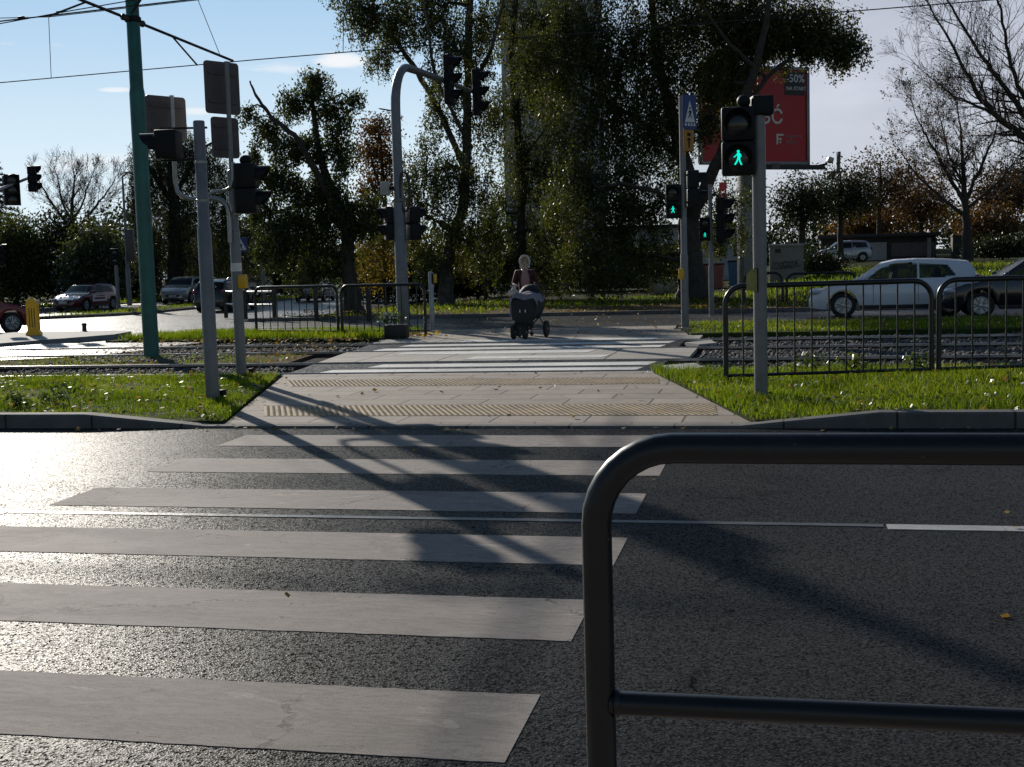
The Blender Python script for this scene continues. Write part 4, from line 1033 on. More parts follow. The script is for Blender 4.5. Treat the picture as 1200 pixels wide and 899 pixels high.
MB().lathe([(.13, 0), (.12, 2.), (.08, 2.05), (.06, zof(148, 215, P))], n=12).build('column', M['grey'], t)
MB().tube([(0, 0, zof(148, 215, P)), (.0, 0, zof(148, 205, P)), (.35, -.1, zof(148, 200, P))], .05, 8).build('lamp_arm', M['grey'], t)
MB().box((.6, -.15, zof(148, 200, P)), (.6, .2, .12), None, .03).build('lamp_head', M['galv'], t)
MB().box((.28, -.1, zof(154, 285, P)), (.44, .25, 1.7), None, .03).build('lamp_panel', M['signback'], t)
P = Vector((at(309, 340, 66).x, 66, 0))
t = thing('traffic_light', 'distant grey signal post behind the left railing with a dark head on its left', 'traffic light', (P.x, P.y, -.1))
MB().lathe([(.13, 0), (.11, zof(309, 290, P) + .1)], n=10).build('pole', M['grey'], t)
signal_head(t, (-.38, 0, zof(302, 302, P) + .1), math.pi, 3, .4, .4, .3, .25)
P = Vector((at(284, 340, 50).x, 50, 0))
t = thing('crossing_sign_post', 'blue pedestrian crossing sign partly hidden behind the pole with the yellow button', 'road sign', (P.x, P.y, -.1))
MB().lathe([(.04, 0), (.04, zof(284, 279, P) + .1)], n=8).build('pole', M['grey'], t)
sc = Vector((.06, -.05, zof(285, 287, P) + .1)); sp = MB().box(sc, (.62, .02, .62), None, .01).build('sign', M['blue'], t, smooth=False)
MB().prism([(-.25, -.22), (.25, -.22), (0, .25)], sc + Vector((0, -.0125, 0)), (1, 0, 0), (0, 0, 1), .004).build('white_triangle', M['white'], sp, smooth=False)
fm = MB()
for pl in WALK: fm.prism([(p[0] * .34, (p[1] - .42) * .34 - .05) for p in pl], sc + Vector((0, -.017, 0)), (1, 0, 0), (0, 0, 1), .004)
fm.build('sign_figure', M['sigblack'], sp, smooth=False)

# ------------------------------------------------------------------ billboard
A = at(821, 186, 57.5); B = at(946.5, 196.5, 60.7); B.z = A.z = (A.z + B.z) / 2 + .0
ux = (B - A); Wb = ux.length; ux.normalize(); Hb = 4.3
angb = math.atan2(ux.y, ux.x); nrm = Vector((ux.y, -ux.x, 0))
pc = at(876, 300, 59.6)
t = thing('billboard', 'big red advertising billboard on one thick post above the trees on the right', 'billboard', (pc.x, pc.y, hground(pc.x, pc.y).item()), angb)
inv = Matrix.Rotation(-angb, 3, 'Z')
o0 = inv @ (A - Vector(t.location))                   # lower left corner in local axes: x along the board, -y to the road
def bp(u, v, d=0.): return Vector((o0.x + u * Wb, o0.y - d, o0.z + v * Hb))
MB().box(bp(.5, .5, -.14), (Wb, .26, Hb), None, .03).build('cabinet', M['frame'], t)
fr = MB()
for (u0, u1, v0, v1) in ((0, 1, 0, 0), (0, 1, 1, 1), (0, 0, 0, 1), (1, 1, 0, 1)):
    p, q = bp(u0, v0, .02), bp(u1, v1, .02); fr.box((p + q) / 2, (abs(q.x - p.x) + .16, .14, abs(q.z - p.z) + .16), None, .02)
fr.build('frame', M['frame'], t)
po = MB().box(bp(.5, .5, .0), (Wb - .1, .03, Hb - .1)).build('poster', M['red'], t, smooth=False)
rx = (math.pi / 2, 0, 0)
MB().box(bp(.875, .845, .02), (Wb * .19, .012, Hb * .25)).build('price_panel', M['posterblack'], t, smooth=False)
text_part('offer_text', '-50%', .50, bp(.795, .86, .03), rx, M['white'], t, bold=.006)
text_part('offer_text', 'NA START', .235, bp(.795, .775, .03), rx, M['white'], t, bold=.003)
text_part('headline_text', 'JAKOŚĆ', .92, bp(.765, .42, .03), rx, M['white'], t, align='RIGHT', bold=.012)
MB().box(bp(.20, .86, .02), (Wb * .2, .012, Hb * .24)).build('orange_panel', M['posterorange'], t, smooth=False)
text_part('headline_text', 'PRO', .43, bp(.13, .80, .03), rx, M['white'], t, bold=.006)
text_part('headline_text', 'CO', .5, bp(.13, .62, .03), rx, M['white'], t, bold=.006)
lg = MB()
for pl in ([(0, 0), (.07, 0), (.07, .38), (0, .38)], [(.07, .31), (.30, .31), (.30, .38), (.07, .38)], [(.07, .17), (.22, .17), (.22, .23), (.07, .23)], [(.14, .04), (.19, .04), (.19, .14), (.14, .14)]):
    lg.prism([(x * 1.25, z * 1.25) for x, z in pl], bp(.70, .20, .028), (1, 0, 0), (0, 0, 1), .01)
lg.build('logo', M['white'], t, smooth=False)
text_part('brand_text', 'FABRYKA', .21, bp(.785, .265, .03), rx, M['shedpanel'], t)
text_part('brand_text', 'FORMY', .21, bp(.785, .205, .03), rx, M['shedpanel'], t)
MB().box((0, .1, o0.z / 2), (.66, .6, o0.z), None, .04).build('post', M['grey'], t)
wk = MB().box(bp(.55, -.06, .55), (Wb * .98, .9, .08)); wk.box(bp(.55, -.06, 1.0), (Wb * .98, .05, .22)); wk.build('catwalk', M['trim'], t, smooth=False)
la = MB().tube([bp(.9, -.07, .5), bp(1.09, -.02, .8)], .05, 8); la.build('lamp_arm', M['trim'], t)
MB().box(bp(1.115, .02, .82), (.26, .24, .26), Matrix.Rotation(.3, 3, 'Y'), .03).build('floodlight', M['galv'], t)
MB().box(bp(.57, -.05, 1.06), (.46, .03, .26)).build('owner_plate', M['signback'], t, smooth=False)

# ------------------------------------------------------------------ cabinet, shed, boxes, walls
Yc = 66.
c0, c1 = at(902, 335, Yc), at(942, 335, Yc); zb = hground(0, Yc).item(); ztop = at(930, 287, Yc).z
t = thing('utility_cabinet', 'pale concrete utility cabinet sprayed with dark graffiti right of the light pole', 'utility cabinet', ((c0.x + c1.x) / 2, Yc, zb))
w = c1.x - c0.x; hh = ztop - zb
MB().box((0, .6, hh / 2 - .2), (w, 1.2, hh + .3), None, .03).build('body', M['cabinet'], t)
MB().box((0, .6, hh + .0), (w + .12, 1.35, .12), None, .02).build('roof_slab', M['concrete'], t)
MB().box((-.25 * w, -.005, hh * .85), (.28, .02, .22)).build('vent', M['trim'], t, smooth=False)
gf = MB(); rnd = random.Random(5)
for k in range(9):
    x = -.34 * w + k * .083 * w; pts = []
    for i in range(10):
        a = i / 9 * rnd.uniform(4, 7.5) + rnd.random()
        pts.append((x + .10 * w * math.cos(a) * rnd.uniform(.5, 1), -.02, hh * (.44 + .11 * math.sin(a) * rnd.uniform(.6, 1.1) + .02 * k / 4)))
    gf.tube(pts, .013, 5)
gf.build('graffiti', M['spray'], t)

Ys = 112.
s0, s1 = at(962, 300, Ys), at(1097, 300, Ys); zb = hground(s0.x + 5, Ys).item(); zt_s = at(1030, 276, Ys).z
t = thing('long_shed', 'long low dark shed with flat roof and one pale door panel behind the white hatchback', 'shed', ((s0.x + s1.x) / 2, Ys, zb))
w = s1.x - s0.x; hh = zt_s - zb
MB().box((0, 2.5, hh / 2 - .3), (w, 5, hh + .4)).build('wall', M['shed'], t, smooth=False)
MB().box((0, 2.2, hh), (w + .6, 6.2, .28), None, .03).build('roof', M['shed'], t, smooth=False)
dx0 = at(1015, 300, Ys).x - (s0.x + s1.x) / 2; dx1 = at(1039, 300, Ys).x - (s0.x + s1.x) / 2
MB().box(((dx0 + dx1) / 2, -.03, hh * .36), (dx1 - dx0, .08, hh * .72)).build('door_panel', M['shedpanel'], t, smooth=False)
MB().box((dx1 + 2.2, -.03, hh * .4), (3.6, .07, hh * .55)).build('shutter', M['signback'], t, smooth=False)
MB().box((w * .44, -.05, hh * .45), (.3, .1, hh * .8)).build('drain_board', M['shedpanel'], t, smooth=False)
p = at(1125, 285, 108.)
t = thing('dark_container', 'small dark box container right of the long shed', 'container', (p.x, 108, hground(p.x, 108).item()))
MB().box((0, 0, .8), (1.3, 1.3, 1.9), None, .04).build('body', M['shed'], t)
MB().box((0, 0, 1.8), (1.4, 1.4, .12)).build('lid', M['trim'], t, smooth=False)
for (x0, x1, y0, y1, mt, lb) in ((853, 872, 307, 323, 'bluebox', 'blue waste container under the trees left of the billboard post'), (816, 848, 311, 327, 'pinkbox', 'dull rose waste container under the trees beside the blue one')):
    Yb = 66.; a, b = at(x0, y1, Yb), at(x1, y1, Yb); zb = hground(a.x, Yb).item(); zz = at(x0, y0, Yb).z - zb
    t = thing('waste_container', lb, 'container', ((a.x + b.x) / 2, Yb, zb), 0, 'containers under the trees')
    w = b.x - a.x
    MB().prism([(-w / 2 + .08, .1), (w / 2 - .08, .1), (w / 2, zz), (-w / 2, zz)], (0, .5, 0), (1, 0, 0), (0, 0, 1), 1.0).build('body', M[mt], t, smooth=False)
    MB().box((0, .5, zz + .04), (w + .08, 1.1, .1), None, .02).build('lid', M['trim'], t)
    rb = MB()
    for k in range(5): rb.box((-w / 2 + .15 + k * (w - .3) / 4, -.02, zz * .55), (.06, .05, zz * .8))
    rb.build('ribs', M[mt], t, smooth=False)
p = at(770, 315, 60.); zb = hground(p.x, 60).item()
t = thing('concrete_ring', 'dark round concrete ring standing on edge under the trees', 'pipe', (p.x, 60, zb))
MB().tube([(-.25, -.1, .42), (.7, .35, .42)], .42, 20, cap=False).tube([(.7, .35, .42), (-.25, -.1, .42)], .34, 20, cap=False).build('ring', M['concrete'], t)
# pale low building under the trees, tower block far behind
Yw = 92.
a, b = at(690, 310, Yw), at(886, 310, Yw); zb = hground((a.x + b.x) / 2, Yw).item(); zz = at(760, 268, Yw).z - zb
t = thing('low_building', 'low pale rendered building behind the dark tree trunks', 'building', ((a.x + b.x) / 2, Yw, zb))
w = b.x - a.x
MB().box((0, 4, zz / 2 - .3), (w, 8, zz + .6)).build('wall', M['wall'], t, smooth=False)
MB().box((0, 4, zz + .12), (w + .5, 8.6, .25)).build('roof', M['shed'], t, smooth=False)
for k in range(7):
    x = -w / 2 + 1 + k * (w - 2) / 6
    f_ = MB().box((x, -.02, zz * .58), (1.1, .1, 1.0)).build('window', M['trim'], t, smooth=False)
    MB().box((x, -.08, zz * .58), (.96, .03, .86)).build('pane', M['wglass'], f_, smooth=False)
Yt = 210.
a, b = at(594, 310, Yt), at(700, 310, Yt); zb = hground((a.x + b.x) / 2, Yt).item()
t = thing('tower_block', 'tall pale grey tower block seen through gaps in the big central trees', 'building', ((a.x + b.x) / 2, Yt, zb))
w = b.x - a.x; hh = 50
MB().box((0, 6, hh / 2), (w, 12, hh), None, .05).build('wall', M['tower'], t, smooth=False)
MB().box((0, 6, hh + .3), (w + .4, 12.4, .6)).build('roof', M['concrete'], t, smooth=False)
wn = bpy.data.meshes.new('window')
for fl_ in range(12):
    for k in range(5):
        x = -w / 2 + 1.6 + k * (w - 3.2) / 4; z = 3 + fl_ * 3.7
        f_ = MB().box((x, -.02, z), (1.7, .12, 1.6)).build('window', M['white'], t, smooth=False)
        MB().box((x, -.09, z), (1.45, .03, 1.35)).build('pane', M['wglass'], f_, smooth=False)
p = at(981, 210, 150.)
t = thing('antenna_mast', 'slim antenna mast rising above the trees right of the billboard', 'antenna', (p.x, 150, hground(p.x, 150).item()))
ztp = at(982, 178, 150).z - t.location.z
MB().tube([(0, 0, 0), (0, 0, ztp)], .06, 8).build('mast', M['galv'], t)
MB().tube([(.12, -.2, ztp - 2.9), (.25, -.2, ztp)], .17, 10).build('aerial', M['signback'], t)
MB().box((-.7, 0, ztp - 2.6), (.9, .6, .9)).box((0, 0, ztp - 2.3), (1.9, .3, .25)).build('equipment_box', M['signback'], t, smooth=False)

# ------------------------------------------------------------------ cars
def lerp(x, tab):
    xs_, ys_ = zip(*tab); return float(np.interp(x, xs_, ys_))
def make_car(name, label, cat, loc, heading, paint, L_=4.2, W_=1.76, Ht=1.46, style='hatch', group='cars beyond the tram tracks', rims='rim', sign=False, plate=True, rails=False):
    t = thing(name, label, cat, loc, heading, group)
    hl, hw = L_ / 2, W_ / 2
    belt = .60 * Ht + .04; sill = .22; wr = .315; ax_f = hl - .86; ax_r = -hl + .76
    if style == 'hatch':
        top = [(-hl, .60), (-hl + .02, .88), (-hl + .05, belt + .04), (-hl + .21, Ht - .16), (-hl + .29, Ht - .085), (-hl + .9, Ht - .02), (-.55, Ht), (-.05, Ht - .015), (.30, Ht - .085), (hl - 1.26, belt + .10), (hl - 1.08, belt + .02), (hl - .55, belt - .09), (hl - .16, belt - .25), (hl - .03, .60), (hl, .52)]
        wind = (.30, hl - 1.18); rear = (-hl + .075, -hl + .205)
        side = [[(-hl + .60, belt + .09), (-hl + .80, Ht - .18), (-.62, Ht - .125), (-.62, belt + .05)], [(-.56, belt + .05), (-.56, Ht - .125), (-.02, Ht - .135), (.30, Ht - .22), (hl - 1.42, belt + .04)]]
    elif style == 'suv':
        top = [(-hl, .60), (-hl + .02, .95), (-hl + .08, belt + .03), (-hl + .26, Ht - .16), (-hl + .5, Ht - .04), (-.6, Ht), (.1, Ht - .02), (.5, Ht - .14), (hl - 1.15, belt + .10), (hl - .95, belt + .03), (hl - .45, belt - .06), (hl - .12, belt - .26), (hl - .02, .68), (hl, .5)]
        wind = (.38, hl - 1.1); rear = (-hl + .1, -hl + .30); wr = .36
        side = [[(-hl + .34, belt + .08), (-hl + .50, Ht - .19), (-.66, Ht - .15), (-.66, belt + .05)], [(-.6, belt + .05), (-.6, Ht - .15), (.18, Ht - .17), (.5, Ht - .28), (hl - 1.3, belt + .05)]]
    else:   # sedan / liftback
        top = [(-hl, .60), (-hl + .03, .92), (-hl + .14, belt + .04), (-hl + .5, belt + .08), (-hl + 1.15, Ht - .10), (-.5, Ht - .005), (0, Ht), (.38, Ht - .08), (hl - 1.3, belt + .07), (hl - 1.1, belt + .01), (hl - .5, belt - .08), (hl - .15, belt - .22), (hl - .03, .6), (hl, .5)]
        wind = (.30, hl - 1.25); rear = (-hl + .55, -hl + 1.15)
        side = [[(-hl + .85, belt + .06), (-hl + 1.25, Ht - .18), (-.55, Ht - .13), (-.55, belt + .05)], [(-.49, belt + .05), (-.49, Ht - .13), (.12, Ht - .14), (.4, Ht - .24), (hl - 1.42, belt + .05)]]
    def wx(x):
        return hw * lerp(x, [(-hl, .80), (-hl + .12, .90), (-hl + .5, .975), (-.4, 1), (.6, 1), (hl - .7, .97), (hl - .25, .86), (hl - .05, .70), (hl, .62)])
    def zt(x): return lerp(x, top)
    def wtop(x):
        return wx(x) * .965 - max(0, zt(x) - belt) * .30
    def ysurf(x, z):
        return wx(x) * .965 - max(0, z - belt) * .30
    N_ = 74; xs_ = [-hl + L_ * i / N_ for i in range(N_ + 1)]
    V = []
    for x in xs_:
        z0 = sill + .05 * max(0, abs(x) - hl + .3) / .3
        for axx in (ax_f, ax_r):
            dd = wr + .055 - abs(x - axx)
            if dd > 0: z0 = max(z0, wr + math.sqrt(max(0, (wr + .055) ** 2 - (x - axx) ** 2)))
        w = wx(x); T = zt(x); zb_ = min(belt, T - .03); wt = wtop(x)
        sec = [(0, z0), (w * .93, z0), (w * .995, max(z0 + .015, .36)), (w, max(z0 + .03, min(zb_ - .1, .62))), (w * .985, max(z0 + .045, zb_ - .06)), (w * .965, max(z0 + .06, zb_)), *[(w * .965 + (wt + .012 - w * .965) * q_, max(z0 + .06, zb_) + ((max(zb_ + .002, T - .09) if T > belt + .12 else max(z0 + .065, T - .02)) - max(z0 + .06, zb_)) * q_) for q_ in (.12, .25, .4, .55, .7, .85, 1.)], (wt - .05, T - .025), (wt * .6, T - .004), (0, T + .006)]
        V.append(sec)
    nS = len(V[0]); vs = []
    for x, sec in zip(xs_, V):
        for y, z in sec: vs.append((x, y, z))
        for y, z in sec: vs.append((x, -y, z))
    fs = []
    for i in range(N_):
        for sgn in (0, 1):
            for j in range(nS - 1):
                a_, b_ = i * 2 * nS + sgn * nS + j, (i + 1) * 2 * nS + sgn * nS + j
                q = (a_, a_ + 1, b_ + 1, b_); fs.append(q if sgn else tuple(reversed(q)))
    for i, fl in ((0, 0), (N_, 1)):
        o = i * 2 * nS
        for j in range(nS - 1):
            q = (o + j, o + j + 1, o + nS + j + 1, o + nS + j); fs.append(tuple(reversed(q)) if fl else q)
    def in_win(x, z):
        for pl in side:
            c_ = False
            for a_ in range(len(pl)):
                x0_, z0_ = pl[a_]; x1_, z1_ = pl[(a_ + 1) % len(pl)]
                if (z0_ > z) != (z1_ > z) and x < (x1_ - x0_) * (z - z0_) / (z1_ - z0_ + 1e-9) + x0_: c_ = not c_
            if c_: return True
        return False
    def cut(f):
        c = [sum(vs[i][k] for i in f) / len(f) for k in range(3)]
        if c[2] > belt + .03 and abs(c[1]) > ysurf(c[0], c[2]) - .05 and in_win(c[0], c[2]): return True
        for x0_, x1_ in (wind, rear):
            if x0_ + .03 < c[0] < x1_ - .03 and abs(c[1]) < wtop(c[0]) - .13 and c[2] > zt(c[0]) - .05: return True
        return False
    fs = [f for f in fs if not cut(f)]
    body = MB().add(vs, fs).build('body', paint, t, angle=32)
    # seats show through the glass
    for s in (1, -1):
        st_ = MB().box((.02, s * .36, belt - .10), (.16, .46, .62), Matrix.Rotation(-.22, 3, 'Y'), .06); st_.box((-.07, s * .36, belt + .28), (.10, .26, .19), None, .04)
        st_.build('front_seat', M['trim'], t)
    bs = MB().box((-1.02, 0, belt - .14), (.18, 1.24, .58), Matrix.Rotation(-.25, 3, 'Y'), .06)
    for s in (.38, -.38): bs.box((-1.12, s, belt + .20), (.09, .24, .15), None, .03)
    bs.build('rear_seat', M['trim'], t)
    MB().box((.72, 0, belt - .10), (.5, 1.36, .16), None, .05).build('dashboard', M['trim'], t)
    MB().box((-.15, 0, .42), (2.5, 1.42, .1)).build('floor_pan', M['trim'], t, smooth=False)
    # glass
    def pane(nm, poly, s):
        mb = MB(); n = len(poly)
        a = [Vector((x, s * (ysurf(x, z) + .006), z)) for x, z in poly]; b = [p - Vector((0, s * .02, 0)) for p in a]
        mb.add(a + b, [tuple(range(n)), tuple(reversed(range(n, 2 * n)))] + [(i, i + n, (i + 1) % n + n, (i + 1) % n) for i in range(n)])
        mb.build(nm, M['glass'], t, smooth=False)
    for s in (1, -1):
        for pl in side: pane('side_window', pl, s)
    def strip(nm, x0, x1, mat, k=7, inset=.07, off=.008):
        vs, fs = [], []
        for i in range(k + 1):
            x = x0 + (x1 - x0) * i / k; w = wtop(x) - inset; z = zt(x)
            for j in range(7):
                q = -1 + 2 * j / 6; zz = z + .006 - .012 * abs(q) - .018 * max(0, abs(q) - .8) / .2
                vs.append((x, w * q, zz + off))
        for i in range(k):
            for j in range(6): fs.append((i * 7 + j, (i + 1) * 7 + j, (i + 1) * 7 + j + 1, i * 7 + j + 1))
        nn = len(vs); vs2 = [(x, y, z - .02) for x, y, z in vs]
        MB().add(vs + vs2, fs + [tuple(i + nn for i in reversed(f)) for f in fs]).build(nm, mat, t)
    strip('windscreen', wind[0], wind[1], M['glass']); strip('rear_window', rear[0], rear[1], M['glass'], inset=.12)
    # lights, grille, bumpers, mirrors, handles
    for s in (1, -1):
        MB().ball((hl - .22, s * (wx(hl - .22) - .10), belt - .26), (.22, .14, .075), 12, 8).build('headlight', M['lamp'], t)
        MB().ball((-hl + .08, s * (wx(-hl + .1) - .06), belt - .02), (.10, .12, .13), 10, 8).build('taillight', M['tail'], t)
        m_ = MB().ball((hl - 1.42, s * (ysurf(hl - 1.42, belt) + .13), belt + .10), (.07, .11, .075), 10, 7); m_.box((hl - 1.42, s * (ysurf(hl - 1.42, belt) + .03), belt + .06), (.05, .12, .03)); m_.build('mirror', paint, t)
        for x in (-.42, .38 if style != 'suv' else .42):
            MB().box((x - .15, s * (wx(x) * .99 + .004), belt - .09), (.17, .022, .028), None, .008).build('handle', paint, t)
        dl = MB()
        for x in (-.59, .5 + .0 * hl):
            dl.box((x, s * (wx(x) * .999), (belt + .34) / 2), (.008, .012, belt - .40))
        dl.build('door_gap', M['trim'], t, smooth=False)
        MB().box(((ax_f + ax_r) / 2, s * (hw * .975), .27), (ax_f - ax_r - .8, .05, .09), None, .015).build('sill_trim', M['trim'], t)
    MB().box((hl - .015, 0, .50), (.07, .86 * hw, .16), None, .03).build('grille', M['trim'], t)
    MB().box((hl - .03, 0, .32), (.08, 1.15 * hw, .11), None, .03).build('lower_intake', M['trim'], t)
    MB().box((-hl + .02, 0, .36), (.08, 1.25 * hw, .14), None, .03).build('rear_skirt', M['trim'], t)
    if plate:
        MB().box((hl + .025, 0, .50), (.012, .50, .11)).build('number_plate', M['plate'], t, smooth=False)
        MB().box((-hl - .012, 0, .72), (.012, .50, .11)).build('number_plate', M['plate'], t, smooth=False)
    if rails:
        for s in (1, -1):
            MB().tube([(-1.25, s * (wtop(-.8) - .08), Ht - .03), (-1.1, s * (wtop(-.8) - .08), Ht + .05), (.1, s * (wtop(-.2) - .08), Ht + .05), (.3, s * (wtop(-.2) - .08), Ht - .05)], .018, 8).build('roof_rail', M['galv'], t)
    for axx in (ax_f, ax_r):
        for s in (1, -1):
            yo = hw - .10; wh = bpy.data.objects.new('wheel', None); COL.objects.link(wh); wh.parent = t; wh.location = (axx, s * yo, wr)
            MB().lathe([(.20, -.09), (wr - .03, -.095), (wr, -.06), (wr, .06), (wr - .03, .095), (.215, .09), (.205, .06), (.205, -.06)], (0, 0, 0), (0, s, 0), 26).build('tyre', M['tyre'], wh)
            rm = MB().lathe([(.205, .04), (.213, .088), (.20, .092), (.19, .05), (.19, .03), (.02, .025)], (0, 0, 0), (0, s, 0), 24)
            for k in range(5):
                for dk in (-.13, .13):
                    a = 2 * math.pi * k / 5 + dk; e = Vector((math.cos(a), 0, math.sin(a))); a2 = 2 * math.pi * k / 5 + dk * 1.9; e2 = Vector((math.cos(a2), 0, math.sin(a2)))
                    rm.tube([e * .04 + Vector((0, s * .08, 0)), e2 * .20 + Vector((0, s * .082, 0))], .014, 6)
            rm.lathe([(.055, .05), (.05, .088), (.01, .094)], (0, 0, 0), (0, s, 0), 12)
            rm.build('rim', M[rims], wh)
    if sign:
        for s in (1, -1):
            p_ = MB().box((.0, s * (hw * .995 + .012), .68), (1.35, .012, .36)).build('door_sign', M['white'], t, smooth=False)
            MB().box((.0, s * (hw * .995 + .020), .66), (1.0, .008, .10)).box((-.1, s * (hw * .995 + .020), .79), (.8, .008, .05)).build('sign_print', M['reddark'], p_, smooth=False)
    return t
PW = car_paint('white car paint', (.74, .77, .82), .0, .3)
PD = car_paint('dark blue car paint', (.012, .014, .022), .2, .22)
PR = car_paint('dark red car paint', (.20, .012, .018), .2, .28)
PR2 = car_paint('maroon car paint', (.12, .012, .018), .2, .26)
PS = car_paint('silver beige car paint', (.40, .38, .35), .55, .32)
PG = car_paint('graphite car paint', (.03, .032, .036), .4, .25)
PB = car_paint('pale van paint', (.40, .43, .47), .4, .3)
zs_ = -.06
cA, cB = at(952, 372, 34.0), at(1141, 372, 34.0)
make_car('white_hatchback', 'white hatchback car stopped on the street behind the right railing', 'car', ((cA.x + cB.x) / 2, 34.0, zs_), math.pi - .03, PW, 4.2, 1.78, 1.47, 'hatch')
cC = at(1101, 372, 32.4)
make_car('dark_saloon', 'dark blue car following the white hatchback at the right picture edge', 'car', (cC.x + 2.27, 32.4, zs_), math.pi - .02, PD, 4.55, 1.82, 1.48, 'sedan')
p = at(42, 385, 33.4)
make_car('red_car', 'dark red car cut off by the left picture edge behind the yellow bollard', 'car', (p.x - 1.55, 31.9, zs_), 1.05, PR, 4.2, 1.75, 1.46, 'hatch')
def car_at(px, Y): q = at(px, 345, Y); return (q.x, Y, zst(Y))
def face(px, Y, turn): q = at(px, 345, Y); return math.atan2(-q.y, -q.x) + R(turn)
make_car('advertising_car', 'maroon car with white lettered door sign beyond the left traffic island', 'car', car_at(100, 62), face(100, 62, -33), PR2, 4.2, 1.74, 1.46, 'hatch', sign=True)
make_car('silver_suv', 'silver beige off road car approaching left of the grey pole', 'car', car_at(217, 73), face(217, 73, -20), PS, 4.4, 1.82, 1.68, 'suv')
make_car('black_estate', 'black car with roof rails standing between the two grey poles on the left', 'car', car_at(266, 57), face(266, 57, 180 - 24), PG, 4.2, 1.8, 1.56, 'suv', rails=True)
make_car('red_estate', 'red car half hidden behind the yellow push button and the left railing', 'car', car_at(299, 84), face(299, 84, -20), PR, 4.3, 1.76, 1.6, 'suv')
make_car('dark_hatchback', 'dark hatchback seen from behind above the left railing', 'car', car_at(370, 71), face(370, 71, 180 - 14), PD, 4.0, 1.72, 1.5, 'hatch')
p = at(987, 300, 104.)
make_car('grey_van', 'pale grey people carrier parked in front of the long dark shed', 'car', (p.x, 104., hground(p.x, 104).item()), math.pi + .15, PB, 4.4, 1.8, 1.75, 'suv')

# ------------------------------------------------------------------ woman with a pram
SKIN = simple('skin', (.44, .32, .255), .5, var=.08)
HAIR = simple('fair hair', (.30, .21, .12), .5, var=.3, scale=30.)
JACK = simple('burgundy jacket', (.05, .009, .014), .75, var=.25, scale=14., bump=.3)
PINK = simple('pale pink top', (.33, .195, .19), .8, var=.12, scale=14., bump=.2)
JEAN = simple('dark jeans', (.022, .03, .055), .8, var=.3, scale=20., bump=.3)
HOODM = simple('cream hood', (.46, .43, .385), .85, var=.1, scale=12., bump=.2)
SHOE = simple('dark shoe', (.03, .03, .03), .6)
COT = simple('black pram fabric', (.014, .014, .016), .7, var=.3, scale=20., bump=.2)
BLANK = simple('grey blanket', (.22, .22, .25), .9, var=.2, scale=9., bump=.5, bscale=30.)
def skin_mesh(name, chains, mat, parent, sub=1, root=0):
    """chains: lists of ((x,y,z), radius) - joints shared by position grow into one surface"""
    vs, rs, es, idx = [], [], [], {}
    for ch in chains:
        prev = None
        for p, r in ch:
            k = tuple(round(c, 4) for c in p)
            if k not in idx: idx[k] = len(vs); vs.append(p); rs.append(r if isinstance(r, tuple) else (r, r))
            i = idx[k]
            if prev is not None and prev != i: es.append((prev, i))
            prev = i
    me = bpy.data.meshes.new(name); me.from_pydata(vs, es, []); o = bpy.data.objects.new(name, me); COL.objects.link(o)
    sk = o.modifiers.new('s', 'SKIN'); sk.use_smooth_shade = True
    sv = me.skin_vertices[0].data if me.skin_vertices else None
    if sv is None:
        bm = bmesh.new(); bm.from_mesh(me); bm.verts.layers.skin.verify(); bm.to_mesh(me); bm.free(); sv = me.skin_vertices[0].data
    for i, r in enumerate(rs): sv[i].radius = r; sv[i].use_root = (i == root)
    if sub: m2 = o.modifiers.new('u', 'SUBSURF'); m2.levels = sub; m2.render_levels = sub
    bpy.context.view_layer.update()
    me2 = bpy.data.meshes.new_from_object(o.evaluated_get(bpy.context.evaluated_depsgraph_get()))
    bpy.data.objects.remove(o)
    return link_mesh(name, me2, mat, parent, True, 80)
W = at(615.5, 330, 26.75)
per = thing('person', 'woman in burgundy jacket, pink top and cream hood pushing a pram', 'person', (W.x, 26.75, 0), toward((W.x, 26.75)) + math.pi / 2)
hd = 1.0
torso = [((0, 0, .94), (.15, .11)), ((0, .01, 1.08), (.11, .08)), ((0, .02, 1.25), (.115, .075)), ((0, .02, 1.37), (.085, .06)), ((0, .01, 1.45), .052), ((0, -.005, 1.52), .058), ((0, -.015, 1.575), (.074, .085)), ((0, -.012, 1.63), (.072, .086)), ((0, -.005, 1.68), (.045, .05))]
def arm(s):
    sh, el, wr_, pm = (s * .165, .015, 1.372), (s * .245, .05, 1.12), (s * .20, -.20, 1.075), (s * .19, -.275, 1.085)
    ch = [[((0, .02, 1.37), (.085, .06)), (sh, .045), (el, .042), (wr_, .030), (pm, (.036, .02))]]
    for k in range(4):
        x = s * .19 + (k - 1.5) * .021
        ln = (.9, 1., .95, .75)[k if s > 0 else 3 - k]
        ch.append([(pm, (.036, .02)), ((x, -.31, 1.10), .0095), ((x, -.31 - .022 * ln, 1.085), .0088), ((x, -.318, 1.085 - .03 * ln), .008)])
    ch.append([(pm, (.036, .02)), ((s * .19 - s * .045, -.275, 1.07), .0105), ((s * .19 - s * .05, -.30, 1.06), .0095)])
    return ch
def leg(s, fw):
    hip, kn, an = (s * .088, 0, .88), (s * .10, -.06 - fw * .10, .50), (s * .10, .03 - fw * .16, .10)
    return [((0, 0, .94), (.15, .11)), (hip, .088), (kn, .056), (an, .036), ((s * .105, an[1] - .07, .045), (.038, .03)), ((s * .11, an[1] - .16, .032), (.034, .022))]
body = skin_mesh('body', [torso] + arm(1) + arm(-1) + [leg(1, 1.), leg(-1, -.5)], SKIN, per, 1)
fc = MB().ball((0, -.108, 1.575), (.012, .016, .02), 8, 6)
fc.build('nose', SKIN, per)
ey = MB()
for s in (-1, 1): ey.ball((s * .030, -.094, 1.60), (.012, .008, .007), 8, 5)
ey.ball((0, -.096, 1.535), (.022, .007, .006), 8, 5)
